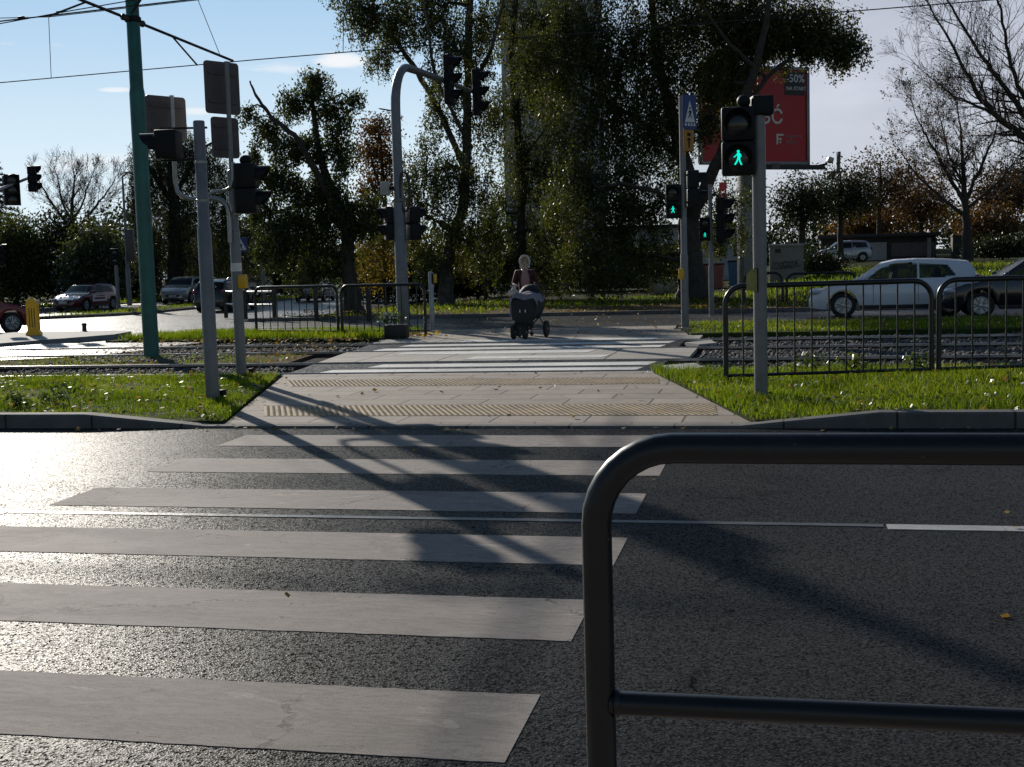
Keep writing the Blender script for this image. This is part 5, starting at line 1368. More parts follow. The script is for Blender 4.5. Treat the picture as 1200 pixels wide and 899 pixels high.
ey.build('eyes_and_mouth', SHOE, per)
hb_ = MB().ball((0, .012, 1.615), (.088, .10, .10), 14, 10); hb_.build('hair', HAIR, per)
hoodm = MB(); hp = []
for i in range(9):
    a = R(-35 + 250 * i / 8); hp.append(Vector((.105 * math.cos(a), -.045, 1.60 + .125 * math.sin(a))))
hoodm.tube(hp, .026, 8); hoodm.ball((0, .055, 1.60), (.108, .09, .125), 12, 9); hoodm.tube([(-.08, -.04, 1.5), (0, .06, 1.45), (.08, -.04, 1.5)], .045, 8)
hoodm.build('hood', HOODM, per)
jk = [[((0, .02, .88), (.17, .12)), ((0, .025, 1.08), (.155, .115)), ((0, .02, 1.25), (.175, .12)), ((0, .02, 1.38), (.145, .095))]]
for s in (1, -1): jk.append([((0, .02, 1.38), (.145, .095)), ((s * .168, .012, 1.372), .076), ((s * .248, .05, 1.118), .060), ((s * .205, -.165, 1.078), .044)])
skin_mesh('jacket', jk, JACK, per, 1)
MB().ball((0, -.070, 1.17), (.098, .075, .27), 16, 12).build('top', PINK, per)
jn = []
for s, fw in ((1, 1.), (-1, -.5)):
    l = leg(s, fw); jn.append([((0, 0, .93), (.155, .115)), (l[1][0], .098), (l[2][0], .068), ((l[3][0][0], l[3][0][1], .12), .052)])
skin_mesh('jeans', jn, JEAN, per, 1)
for s, fw in ((1, 1.), (-1, -.5)):
    l = leg(s, fw); y = l[3][0][1]; MB().ball((s * .107, y - .06, .045), (.05, .135, .045), 12, 8).build('shoe', SHOE, per)

Pm = at(618.5, 390, 25.75)
PRZ = -.30
pr = thing('pram', 'black pram with a grey blanket pushed by the woman', 'pram', (Pm.x, 25.75, 0), per.rotation_euler[2] + PRZ)
cot = MB(); prof = [(-.27, .84), (-.29, .62), (-.22, .42), (.20, .40), (.30, .60), (.30, .84)]
cot.prism([(p[0] * .88, p[1]) for p in prof], (0, .05, 0), (1, 0, 0), (0, 0, 1), .62); cot.box((0, -.27, .60), (.50, .06, .44), None, .04)
cot.box((0, -.24, .40), (.40, .10, .30), None, .03)
cot.build('carrycot', COT, pr)
hm = MB(); o0_ = len(hm.v)
for i in range(9):
    a = R(-10 + 120 * i / 8)
    for j in range(11):
        b_ = R(180 * j / 10); hm.v.append((.27 * math.cos(b_), .28 + .26 * -math.cos(a) * math.sin(b_) * 1.0, .80 + .30 * math.sin(b_) * math.sin(a) * 1.0 + .02))
for i in range(8):
    for j in range(10): q = i * 11 + j; hm.f.append((q, q + 1, q + 12, q + 11))
hm.build('canopy', COT, pr)
bl = MB(); n1, n2 = 14, 12
for i in range(n1 + 1):
    for j in range(n2 + 1):
        x = -.30 + .62 * i / n1; y = -.32 + .50 * j / n2
        z = .90 + .035 * math.sin(x * 13 + 1) * math.cos(y * 11) + .05 * (1 - (x / .31) ** 2) - max(0, -y - .24) * 1.4 - (max(0, abs(x) - .25) * 1.8) ** 1.0
        if x < -.22: z -= .06
        bl.v.append((x, y, z))
for i in range(n1):
    for j in range(n2): q = i * (n2 + 1) + j; bl.f.append((q, q + n2 + 1, q + n2 + 2, q + 1))
bl.build('blanket', BLANK, pr)
MB().ball((-.24, -.16, .96), (.12, .12, .075), 12, 8).ball((-.21, -.2, 1.04), (.045, .045, .06), 8, 6).ball((-.30, -.12, .93), (.08, .1, .06), 10, 7).build('folded_cloth', HOODM, pr)
MB().box((-.30, -.1, .66), (.05, .22, .42), None, .03).build('hanging_cloth', BLANK, pr)
frm = MB()
for s in (-1, 1):
    frm.tube([(s * .10, -.36, .17), (s * .22, .1, .42), (s * .25, .55, .86), (s * .25, .72, 1.06)], .014, 8)
    frm.tube([(s * .30, .40, .16), (s * .24, .05, .44)], .013, 8)
frm.tube([(-.25, .72, 1.06), (.25, .72, 1.06)], .017, 8); frm.tube([(-.30, .40, .16), (.30, .40, .16)], .012, 8)
frm.build('frame', M['trim'], pr)
for (x, y, r) in ((-.20, -.34, .15), (.06, -.37, .15), (.29, .40, .17), (-.31, .40, .17)):
    wh = bpy.data.objects.new('wheel', None); COL.objects.link(wh); wh.parent = pr; wh.location = (x, y, r)
    MB().lathe([(r * .68, -.02), (r, -.028), (r, .028), (r * .68, .02)], (0, 0, 0), (1, 0, 0), 20).build('tyre', M['tyre'], wh)
    sp = MB().lathe([(.03, -.035), (.03, .035)], (0, 0, 0), (1, 0, 0), 10)
    for k in range(6):
        a = math.pi * k / 3; sp.tube([(0, .02 * math.cos(a), .02 * math.sin(a)), (0, r * .7 * math.cos(a), r * .7 * math.sin(a))], .009, 6)
    sp.build('rim', M['galv'], wh)
frk = MB()
for x in (-.20, .06):
    frk.tube([(x + .04, -.34, .15), (x + .04, -.30, .32), (x, -.22, .40)], .012, 6)
frk.tube([(-.2, -.3, .33), (.06, -.3, .33)], .016, 6)
frk.build('fork', M['trim'], pr)
for x in (-.055, .06): MB().ball((x, -.335, .575), (.012, .01, .035), 6, 5).build('reflector', M['white'], pr)

# ------------------------------------------------------------------ trees
def tubes_np(segs, n):
    """segs: array (m, 8): p0, p1, r0, r1 -> open prisms"""
    S = np.asarray(segs, float); p0, p1, r0, r1 = S[:, :3], S[:, 3:6], S[:, 6], S[:, 7]
    d = p1 - p0; d /= np.linalg.norm(d, axis=1)[:, None] + 1e-9
    a = np.where(np.abs(d[:, 2:3]) < .9, [[0, 0, 1.]], [[1., 0, 0]]); u = np.cross(d, a); u /= np.linalg.norm(u, axis=1)[:, None]; w = np.cross(d, u)
    an = 2 * np.pi * np.arange(n) / n; ca, sa = np.cos(an), np.sin(an)
    e = u[:, None] * ca[None, :, None] + w[:, None] * sa[None, :, None]
    V = np.concatenate([p0[:, None] + e * r0[:, None, None], p1[:, None] + e * r1[:, None, None]], 1).reshape(-1, 3)
    k = np.arange(n); q = np.stack([k, (k + 1) % n, (k + 1) % n + n, k + n], 1)
    return V, (np.arange(len(S)) * 2 * n)[:, None, None] .__add__(q[None]).reshape(-1, 4)
def chain_segs(pts, rs):
    return [(*pts[i], *pts[i + 1], rs[i], rs[i + 1]) for i in range(len(pts) - 1)]
def wiggle(p, q, r0, r1, k, amp, lift=0.):
    p, q = np.array(p, float), np.array(q, float); pts = []
    Ln = np.linalg.norm(q - p)
    for i in range(k + 1):
        t = i / k; pts.append(p + (q - p) * t + (rng.normal(0, amp * Ln, 3) if 0 < i < k else 0) + np.array([0, 0, lift * Ln * math.sin(math.pi * t)]))
    return pts, [r0 + (r1 - r0) * i / k for i in range(k + 1)]
def limb_mesh(polys, segs, n=9):
    """continuous tapering tubes for the main limbs plus the thinner branches"""
    mb = MB()
    for pp, rr in polys: mb.tube([tuple(q) for q in pp], [float(r) * (1 + .07 * math.sin(i * 2.3)) for i, r in enumerate(rr)], n, cap=False)
    V = np.array(mb.v); Fc = np.array(mb.f)
    if segs:
        V2, F2 = tubes_np(segs, 7); Fc = np.concatenate([Fc, F2 + len(V)]); V = np.concatenate([V, V2])
    return V, Fc
def leaf_tree(name, label, Y, limbs, blobs, leaf, bark='bark', group=None, lsize=.13, per=26, droop=0., spread=.34, cat='tree', zoff=0., dens=1., aspect=.55, base=None, depth=.8):
    """limbs: [[(px, py, radius_m, dY), ...], ...] first one is the trunk; blobs: (px, py, rx_px, ry_px, clusters[, dY])"""
    P = lambda px, py, dY=0.: np.array(at(px, py, Y + dY))
    seg, nodes, polys = [], [], []
    for li, lb in enumerate(limbs):
        pts = [P(l[0], l[1], l[3] if len(l) > 3 else 0.) for l in lb]; rs = [l[2] for l in lb]
        if li == 0:
            bz = hground(pts[0][0], pts[0][1]).item() - .15
            pts[0][2] = bz; rs[0] *= 1.25
            root = pts[0].copy()
        pp, rr = [], []
        for i in range(len(pts) - 1):
            k = 5
            for j in range(k):
                t = j / k; q = pts[i] + (pts[i + 1] - pts[i]) * t
                if 0 < j: q = q + rng.normal(0, .022, 3) * min(1.2, rs[i] * 4 + .3)
                pp.append(q); rr.append(rs[i] + (rs[i + 1] - rs[i]) * t)
        pp.append(pts[-1]); rr.append(rs[-1])
        polys.append((pp, rr)); nodes += [(q, r) for q, r in zip(pp[3 if li == 0 else 0:], rr[3 if li == 0 else 0:])]
    NP = np.array([n[0] for n in nodes]); NR = np.array([n[1] for n in nodes])
    C, tw = [], []
    m = mpp(Y)
    for b in blobs:
        bx, by, rx, ry, nc = b[:5]; dY = b[5] if len(b) > 5 else 0.
        c = P(bx, by, dY); rx_m, ry_m = rx * m, ry * m; rz = max(rx_m, ry_m * .7) * depth
        # limb reaching into this part of the crown
        dd = np.linalg.norm(NP - c, axis=1) + np.maximum(0, NP[:, 2] - c[2]) * .8; i = int(np.argmin(dd))
        pts, rs = wiggle(NP[i], c, max(.03, min(NR[i] * .6, .10)), .025, 6, .05, .06)
        seg += chain_segs(pts, rs); bn = np.array(pts[2:])
        nn = int(nc * dens)
        u = rng.normal(size=(nn, 3)); u /= np.linalg.norm(u, axis=1)[:, None]; u *= (rng.random(nn) ** (1 / 2.4))[:, None]
        q = c + np.stack([u[:, 0] * rx_m * RT[0] - u[:, 1] * rz * .35, u[:, 0] * rx_m * RT[1] + u[:, 1] * rz, u[:, 2] * ry_m], 1)
        for cc in q:
            j = int(np.argmin(np.linalg.norm(bn - cc, axis=1)))
            pts, rs = wiggle(bn[j], cc, .014, .005, 3, .07, .10); tw += chain_segs(pts, rs)
            if droop > 0:
                ln = rng.uniform(.5, 1.) * droop; side = rng.normal(0, .16, 2)
                k = 5; hang = [cc + np.array([side[0] * t, side[1] * t, -ln * t ** 1.2]) for t in np.linspace(0, 1, k)]
                tw += chain_segs(hang, [.006] * k)
                t = rng.random(per * 2); idx = cc[None] + np.stack([side[0] * t, side[1] * t, -ln * t ** 1.2], 1) + rng.normal(0, spread * .40, (per * 2, 3)) * (1.15 - .5 * t)[:, None]
                C.append(idx)
            else:
                C.append(cc + rng.normal(0, spread, (int(per * 1.6), 3)) * [1, 1, .7])
    root_o = thing(name, label, cat, tuple(root), 0, group)
    off = root
    V1, F1 = limb_mesh(polys, seg); np_mesh('trunk', V1 - off, F1, M[bark], root_o, smooth=True)
    if tw:
        V2, F2 = tubes_np(tw, 3); np_mesh('twigs', V2 - off, F2, M['twig'], root_o)
    if C:
        C = np.concatenate(C); ok = C[:, 2] > hground(C[:, 0], C[:, 1]) + .15; C = C[ok]
        V, Fc = leaf_quads(C - off, lsize, droop=.5 if droop else .1, aspect=aspect)
        l = np.clip(rng.beta(2, 2.6, len(C)) + .12 * np.sin(C[:, 0] * .9) * np.cos(C[:, 2] * 1.1), 0, 1)
        np_mesh('crown', V, Fc, LEAF[leaf], root_o, l)
    return root_o
def bare_tree(name, label, Y, limbs, lev, len0, group=None, leaf=None, nleaf=0, lsize=.1, spread_=.5, cat='tree', r_t=.004, seed=1, nb=(2, 4), up=.15, only_last=False):
    """limbs as in leaf_tree; every limb sprouts ever finer shoots"""
    rg = np.random.default_rng(seed); P = lambda px, py, dY=0.: np.array(at(px, py, Y + dY))
    seg, tw, tips, polys = [], [], [], []
    root = None
    for li, lb in enumerate(limbs):
        pts = [P(l[0], l[1], l[3] if len(l) > 3 else 0.) for l in lb]; rs = [l[2] for l in lb]
        if li == 0:
            pts[0][2] = hground(pts[0][0], pts[0][1]).item() - .15; root = pts[0].copy(); rs[0] *= 1.2
        pp, rr = [], []
        for i in range(len(pts) - 1):
            for j in range(5):
                t = j / 5; pp.append(pts[i] + (pts[i + 1] - pts[i]) * t + (rg.normal(0, .03, 3) if j else 0)); rr.append(rs[i] + (rs[i + 1] - rs[i]) * t)
        pp.append(pts[-1]); rr.append(rs[-1]); polys.append((pp, rr))
        d_end = (pts[-1] - pts[-2]); d_end /= np.linalg.norm(d_end)
        st = [(pp[-1], d_end, len0, rr[-1], lev)]
        for k in range(3 if li == 0 else 2, len(pp) - 1):
            if li == 0 and k < len(pp) * .45: continue
            for q in range(rg.integers(1, 3)):
                dd = pp[k + 1] - pp[k]; dd /= np.linalg.norm(dd); v = rg.normal(size=3); v -= dd * v.dot(dd); v /= np.linalg.norm(v)
                nd = dd * .75 + v * .8; nd /= np.linalg.norm(nd); st.append((pp[k], nd, len0 * rg.uniform(.6, 1), rr[k] * .36, lev - 1))
        while st:
            p, d, ln, r, lv = st.pop(); k = 4; cur = p; r = max(r, r_t)
            for i in range(k):
                d = d + rg.normal(0, .10, 3) + [0, 0, up * .25]; d /= np.linalg.norm(d); nx_ = cur + d * ln / k; r2 = max(r_t, r * .86)
                (seg if r > .03 else tw).append((*cur, *nx_, r, r2)); cur, r = nx_, r2
                if lv > 0 and i >= 1:
                    for q in range(rg.integers(nb[0] - 1, nb[1])):
                        v = rg.normal(size=3); v -= d * v.dot(d); v /= np.linalg.norm(v); nd = d * .8 + v * spread_ * rg.uniform(.6, 1.4); nd /= np.linalg.norm(nd)
                        st.append((cur, nd, ln * rg.uniform(.5, .78), r * .62, lv - 1))
            if lv <= 1: tips.append(cur)
            if lv <= 0 and rg.random() < .5: tips.append(cur - d * ln * .5)
    o = thing(name, label, cat, tuple(root), 0, group)
    V, Fc = limb_mesh(polys, seg); np_mesh('trunk', V - root, Fc, M['bark'], o, smooth=True)
    if tw: V, Fc = tubes_np(tw, 3); np_mesh('twigs', V - root, Fc, M['twig'], o)
    if leaf and nleaf:
        T = np.array(tips); c = T[rg.integers(0, len(T), nleaf)] + rg.normal(0, .07, (nleaf, 3))
        V, Fc = leaf_quads(c - root, lsize, aspect=.6); np_mesh('crown', V, Fc, LEAF[leaf], o, rng.random(nleaf))
    return o
G1 = 'tall trees beyond the far street'
leaf_tree('birch_tree', 'drooping birch with a curved dark trunk right of the curved mast, open limbs top left', 53.7,
    [[(522, 353, .34), (523, 310, .28), (528, 285, .25), (543, 240, .23), (546, 190, .21), (547, 120, .19), (549, 50, .17), (552, -60, .12), (555, -160, .06)],
     [(545, 200, .15), (520, 140, .13, 1), (488, 82, .12, 1.5), (462, 45, .09, 2), (432, 5, .06, 2), (405, -40, .04, 2)],
     [(547, 110, .11), (575, 60, .08, -1), (590, 0, .06, -1.5), (600, -60, .04, -2)],
     [(545, 160, .09), (510, 90, .07, -1.5), (500, 20, .05, -2), (490, -50, .03, -2)]],
    [(432, 12, 38, 30, 95), (470, 25, 36, 26, 55, 1.5), (448, 62, 22, 18, 26, 1.5), (500, 10, 50, 45, 120), (535, 60, 44, 50, 92, -1), (565, 20, 34, 45, 58), (515, 118, 26, 40, 52, 1), (565, 130, 34, 50, 62), (500, 200, 30, 50, 84), (545, 220, 45, 60, 140, -1), (480, 250, 26, 48, 70), (505, 300, 30, 32, 60), (565, 280, 38, 45, 90), (410, -30, 45, 30, 70), (500, -50, 80, 60, 200), (560, -110, 80, 60, 200)],
    'birch', 'birch', G1, .118, 26, 1.15, .36)
leaf_tree('birch_tree', 'slender tree with a straight thin trunk right behind the woman', 58.5,
    [[(612, 347, .24), (612, 290, .21), (610, 200, .19), (604, 120, .17), (598, 60, .15), (603, 10, .12), (612, -60, .08), (616, -140, .04)],
     [(603, 100, .08), (630, 50, .06, 1), (650, 0, .05, 1.5)], [(609, 190, .07), (640, 150, .05, -1), (665, 110, .04, -1)]],
    [(585, 20, 30, 40, 50), (625, 60, 30, 50, 90), (640, 30, 42, 45, 120), (590, 130, 26, 45, 55), (640, 110, 40, 45, 120), (612, 190, 30, 46, 90), (655, 190, 42, 60, 150), (580, 250, 30, 45, 70), (640, 270, 46, 45, 140), (600, 310, 36, 26, 60), (620, -60, 70, 60, 200), (650, 320, 26, 20, 30)],
    'birch', 'birch', G1, .12, 26, 1.2, .38)
leaf_tree('spreading_tree', 'big dark spreading tree with a forked trunk left of the billboard post', 53.0,
    [[(812, 348, .62), (810, 310, .52), (807, 275, .46), (808, 240, .40), (804, 200, .34), (790, 150, .26), (775, 90, .2), (765, 20, .14), (760, -60, .08)],
     [(808, 262, .30), (826, 222, .26, -1), (846, 180, .24, -1.5), (868, 130, .2, -2), (885, 80, .17, -2), (898, 30, .13, -2), (905, -40, .08, -2)],
     [(872, 125, .10, -2), (905, 85, .08, -1), (945, 55, .06, 0), (985, 45, .04, 1)],
     [(800, 190, .16), (760, 150, .12, 1), (715, 120, .09, 2), (680, 100, .06, 2)],
     [(806, 250, .12), (770, 225, .1, -2), (730, 215, .07, -3), (700, 220, .05, -3)],
     [(885, 80, .1, -2), (850, 45, .07, -3), (825, 10, .05, -3)]],
    [(690, 40, 55, 60, 200), (745, 70, 60, 60, 230), (800, 30, 55, 55, 200), (860, 25, 55, 45, 190), (915, 30, 50, 40, 170), (965, 30, 38, 34, 110), (992, 52, 22, 22, 50), (900, 36, 46, 16, 90), (845, 76, 40, 30, 125), (955, 44, 24, 12, 36), (862, 88, 22, 20, 40), (846, 98, 26, 16, 45, -1), (830, 138, 12, 22, 26, -1), (700, 140, 58, 60, 230, 1), (765, 160, 50, 60, 200), (690, 225, 55, 60, 210, -1), (745, 245, 45, 50, 160, -1), (700, 300, 55, 34, 130, -2), (770, 300, 30, 28, 60), (800, 120, 35, 45, 90), (850, 230, 36, 30, 55, 2), (845, 270, 30, 26, 40, 2), (720, -50, 90, 60, 300), (850, -50, 110, 55, 320), (640, 70, 40, 60, 100)],
    'birch', 'bark', G1, .12, 27, 1.0, .40)
leaf_tree('leaning_tree', 'leaning mid green tree with a thick bent trunk behind the left railings', 44.3,
    [[(416, 364, .34), (410, 330, .29), (405, 300, .27), (409, 275, .25), (400, 250, .2), (385, 215, .16), (372, 170, .12), (366, 120, .08), (364, 85, .04)],
     [(400, 255, .15), (370, 200, .12, -.5), (345, 158, .1, -1), (318, 138, .075, -1), (300, 112, .05, -1), (293, 95, .03, -1)],
     [(408, 280, .14), (430, 255, .1, 1), (445, 230, .06, 1.5)], [(392, 235, .1), (350, 240, .07, 1), (320, 250, .05, 1)]],
    [(368, 96, 22, 18, 30), (392, 128, 24, 22, 34), (345, 118, 22, 16, 26), (418, 112, 12, 8, 9), (312, 146, 20, 16, 22), (348, 168, 40, 22, 58), (396, 178, 20, 32, 36), (328, 208, 36, 24, 58), (378, 225, 32, 28, 66), (315, 248, 26, 22, 36), (352, 262, 42, 26, 86), (402, 252, 30, 30, 60), (432, 246, 22, 30, 38), (382, 298, 38, 24, 54), (322, 292, 30, 22, 38), (298, 182, 10, 24, 12), (352, 322, 28, 14, 18), (292, 128, 12, 9, 8)],
    'left', 'bark', G1, .11, 30, .75, .29, dens=1.25)
leaf_tree('maple_tree', 'young orange maple glowing beside the curved mast', 72,
    [[(452, 345, .2), (452, 290, .17), (450, 220, .12), (446, 160, .06)], [(451, 240, .09), (436, 190, .06), (430, 165, .03)]],
    [(443, 152, 18, 16, 40), (438, 182, 24, 20, 60), (455, 205, 28, 22, 50), (440, 225, 26, 20, 40)], 'orange', 'bark', None, .18, 22, 0, .45)
leaf_tree('autumn_shrub', 'yellow orange shrub left of the curved mast behind the leaning trunk', 60, [[(452, 350, .1), (450, 300, .06), (446, 270, .03)]],
    [(436, 268, 26, 20, 45), (460, 285, 28, 28, 50), (425, 300, 22, 24, 30), (440, 325, 34, 22, 30)], 'yellow', 'bark', None, .15, 22, 0, .4, cat='shrub')
leaf_tree('autumn_shrub', 'glowing yellow shrub between the birch trunk and the woman', 60, [[(570, 348, .1), (568, 310, .06), (562, 290, .03)]],
    [(553, 288, 20, 18, 40), (575, 300, 24, 22, 45), (560, 312, 26, 18, 35)], 'yellow', 'bark', None, .15, 22, 0, .4, cat='shrub')
# dark planting that closes the view under the crowns
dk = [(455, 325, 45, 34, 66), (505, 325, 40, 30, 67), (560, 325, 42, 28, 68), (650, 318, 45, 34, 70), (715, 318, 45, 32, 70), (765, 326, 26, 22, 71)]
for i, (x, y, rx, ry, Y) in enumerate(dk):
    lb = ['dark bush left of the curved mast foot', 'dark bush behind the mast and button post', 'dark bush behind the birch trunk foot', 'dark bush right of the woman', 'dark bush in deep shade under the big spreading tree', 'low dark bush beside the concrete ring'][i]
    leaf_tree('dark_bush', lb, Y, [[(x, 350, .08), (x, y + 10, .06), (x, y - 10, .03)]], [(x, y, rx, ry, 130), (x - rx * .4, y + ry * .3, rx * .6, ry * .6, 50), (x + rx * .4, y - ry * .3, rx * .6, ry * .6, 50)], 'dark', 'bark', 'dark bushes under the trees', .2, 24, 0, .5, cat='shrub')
# left background
leaf_tree('willow_tree', 'pale green weeping willow behind the teal green pole', 80,
    [[(205, 345, .5), (205, 280, .45), (203, 220, .35), (200, 160, .15)], [(204, 230, .2), (235, 175, .12), (255, 165, .06)], [(204, 240, .2), (170, 190, .12), (156, 180, .06)]],
    [(198, 160, 34, 18, 60), (160, 185, 16, 20, 26), (160, 225, 14, 26, 28), (185, 200, 26, 30, 70), (225, 180, 28, 24, 60), (255, 195, 22, 30, 50), (215, 240, 40, 34, 90), (260, 250, 30, 34, 70), (180, 275, 36, 34, 80), (240, 300, 40, 30, 80), (290, 270, 24, 34, 50)], 'willow', 'bark', None, .19, 26, 3.6, .36, aspect=.3, dens=1.9)
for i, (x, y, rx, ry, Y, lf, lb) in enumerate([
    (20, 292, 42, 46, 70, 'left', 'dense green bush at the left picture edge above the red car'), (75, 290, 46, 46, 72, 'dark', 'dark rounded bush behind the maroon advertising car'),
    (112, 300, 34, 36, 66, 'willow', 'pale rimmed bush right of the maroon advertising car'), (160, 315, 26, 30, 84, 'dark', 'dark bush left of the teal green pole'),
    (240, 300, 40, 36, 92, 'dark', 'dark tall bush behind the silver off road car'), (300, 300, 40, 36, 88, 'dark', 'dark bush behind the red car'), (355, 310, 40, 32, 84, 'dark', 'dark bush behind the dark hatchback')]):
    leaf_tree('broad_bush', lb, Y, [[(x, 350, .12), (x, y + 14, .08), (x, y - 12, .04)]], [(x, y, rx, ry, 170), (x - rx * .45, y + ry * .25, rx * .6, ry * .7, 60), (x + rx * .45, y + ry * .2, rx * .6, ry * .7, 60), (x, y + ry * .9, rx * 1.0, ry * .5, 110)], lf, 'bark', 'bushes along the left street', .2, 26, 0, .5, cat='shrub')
bare_tree('bare_tree', 'bare fine twigged tree above the bushes on the left', 84, [[(86, 345, .3), (86, 290, .22), (84, 250, .14), (86, 225, .08)], [(85, 270, .12), (62, 240, .09), (50, 220, .05)], [(85, 275, .12), (110, 245, .09), (125, 225, .05)], [(85, 262, .1), (98, 235, .07, 2), (104, 215, .04, 3)], [(85, 262, .1), (72, 235, .07, 2), (68, 212, .04, 3)]], 3, 1.35, None, 'rust', 500, .14, .6, r_t=.007, seed=3, nb=(2, 4), up=.5)
# spruce
Ysp = 86.; pb_ = at(0, 340, Ysp); zsp = hground(pb_.x, Ysp).item(); ht = at(-2, 172, Ysp).z - zsp
sp = thing('spruce_tree', 'dark spruce with layered boughs at the left picture edge', 'tree', (pb_.x, Ysp, zsp))
MB().tube([(0, 0, -.2), (0, 0, ht)], [.28, .02], 10).build('trunk', M['bark'], sp)
cs, tw = [], []
for k in range(26):
    z = ht * (.12 + .86 * k / 25); ln = (ht - z) * .36 + .2
    for q in range(9):
        a = q * 2 * math.pi / 9 + k * .7 + rng.normal(0, .15); e = np.array([math.cos(a), math.sin(a), 0])
        l_ = ln * rng.uniform(.75, 1.1); p0 = np.array([0, 0, z]); p1 = p0 + e * l_ + [0, 0, -.28 * l_ + .1]
        pts, rs = wiggle(p0, p1, .03, .008, 4, .02, -.05); tw += chain_segs(pts, rs)
        t = rng.random(int(60 * l_ + 20)); c = p0 + (p1 - p0) * t[:, None] + rng.normal(0, 1, (len(t), 3)) * np.array([.10, .10, .05]) * (1 + .6 * l_ * (1 - t))[:, None] * .9; cs.append(c - [0, 0, .05])
V, Fc = tubes_np(tw, 3); np_mesh('boughs', V, Fc, M['twig'], sp)
C = np.concatenate(cs); V, Fc = leaf_quads(C, .20, droop=.3, aspect=.3); np_mesh('crown', V, Fc, LEAF['conifer'], sp, rng.random(len(C)))
# right background
bare_tree('bare_tree', 'tall nearly leafless tree leaning in from the right picture edge', 62, [[(1262, 345, .38), (1256, 270, .32), (1242, 215, .27), (1225, 185, .22)],
    [(1225, 185, .2), (1196, 158, .17), (1168, 136, .13), (1146, 112, .10), (1128, 78, .075), (1110, 42, .055), (1092, 12, .04), (1080, -10, .03)],
    [(1235, 200, .2), (1205, 140, .15), (1180, 105, .11), (1152, 68, .08), (1128, 30, .06), (1108, -6, .04)],
    [(1235, 200, .18), (1215, 140, .14), (1192, 100, .1), (1182, 62, .08), (1174, 20, .06), (1165, -20, .04)],
    [(1165, 134, .08), (1140, 122, .06), (1115, 112, .04), (1095, 95, .025)]],
    3, 1.6, None, 'dark', 1500, .09, .55, r_t=.0055, seed=11, nb=(2, 3), up=.25)
bare_tree('sparse_tree', 'half bare tree with fine rusty leaves right of the orange trees', 88, [[(1134, 310, .34), (1133, 260, .28), (1130, 225, .2), (1128, 190, .12), (1126, 150, .06)],
    [(1132, 240, .16), (1108, 200, .11), (1088, 165, .07), (1075, 140, .04)], [(1132, 235, .15), (1150, 195, .1), (1165, 160, .06)], [(1131, 225, .1), (1112, 180, .07, 2), (1102, 140, .04, 3)], [(1133, 255, .14), (1095, 225, .09), (1070, 200, .05)], [(1132, 245, .12), (1168, 215, .08), (1185, 195, .05)]],
    3, 1.75, None, 'rust', 4200, .15, .6, r_t=.0055, seed=21, nb=(2, 4), up=.3)
for (x, y, rx, ry, Y, lf, lb, tx) in [
    (940, 232, 32, 30, 78, 'dark', 'dark loose tree between the billboard post and the antenna', 940), (985, 222, 34, 32, 98, 'dark', 'dark thin tree below the antenna mast', 985),
    (1032, 212, 40, 38, 122, 'rust', 'rust brown tree above the long shed', 1030), (1076, 230, 36, 38, 126, 'orange', 'orange brown tree above the right end of the shed', 1080),
    (1172, 225, 32, 30, 118, 'rust', 'brown tree at the right edge behind the half bare tree', 1175), (1160, 262, 36, 22, 110, 'orange', 'bright orange low tree at the right edge', 1160),
    (1200, 212, 26, 26, 140, 'left', 'olive green tree crest at the right picture edge', 1205), (1010, 262, 30, 16, 128, 'orange', 'small orange tree just over the shed roof', 1010)]:
    leaf_tree('autumn_tree', lb, Y, [[(tx, 320, .22), (tx, y + ry, .18), (x, y, .1), (x, y - ry * .6, .05)], [(tx, y + ry * .8, .12), (x - rx * .5, y, .05)], [(tx, y + ry * .8, .12), (x + rx * .5, y, .05)]],
        [(x, y, rx, ry, 120), (x - rx * .5, y + ry * .3, rx * .55, ry * .6, 45), (x + rx * .5, y + ry * .25, rx * .55, ry * .6, 45), (x, y + ry * .7, rx * .9, ry * .5, 40)], lf, 'bark', 'autumn trees behind the far street on the right', .19 * Y / 90, 16, 0, .5 * Y / 90)
leaf_tree('dark_hedge', 'dark hedge at the right edge above the dark car', 96, [[(1175, 312, .1), (1175, 295, .06)]], [(1160, 295, 26, 14, 70), (1190, 292, 26, 16, 70), (1215, 290, 20, 16, 50)], 'dark', 'bark', None, .2, 24, 0, .45, cat='hedge')
leaf_tree('broad_bush', 'dark green bush between the graffiti cabinet and the grey van', 68, [[(960, 330, .1), (960, 310, .06), (960, 300, .03)]], [(955, 310, 20, 20, 70), (972, 316, 14, 14, 40)], 'dark', 'bark', None, .16, 24, 0, .35, cat='shrub')
# wood that closes the horizon
wd_c = []
for k in range(4600):
    a = R(rng.uniform(-75, 60)); r_ = rng.uniform(165, 230); x, y = math.sin(a) * r_, math.cos(a) * r_
    gh = hground(x, y).item(); hmax = 8 + 3.2 * math.sin(a * 23) + 2.2 * math.sin(a * 61 + 1)
    if a > R(-14): hmax *= .62
    wd_c.append(np.array([x, y, gh + rng.uniform(0, 1) ** .8 * hmax]) + rng.normal(0, .85, (34, 3)))
C = np.concatenate(wd_c); V, Fc = leaf_quads(C, .52, aspect=.8); tag(np_mesh('distant_wood', V, Fc, LEAF['dark'], tint=rng.random(len(C))), kind='stuff')

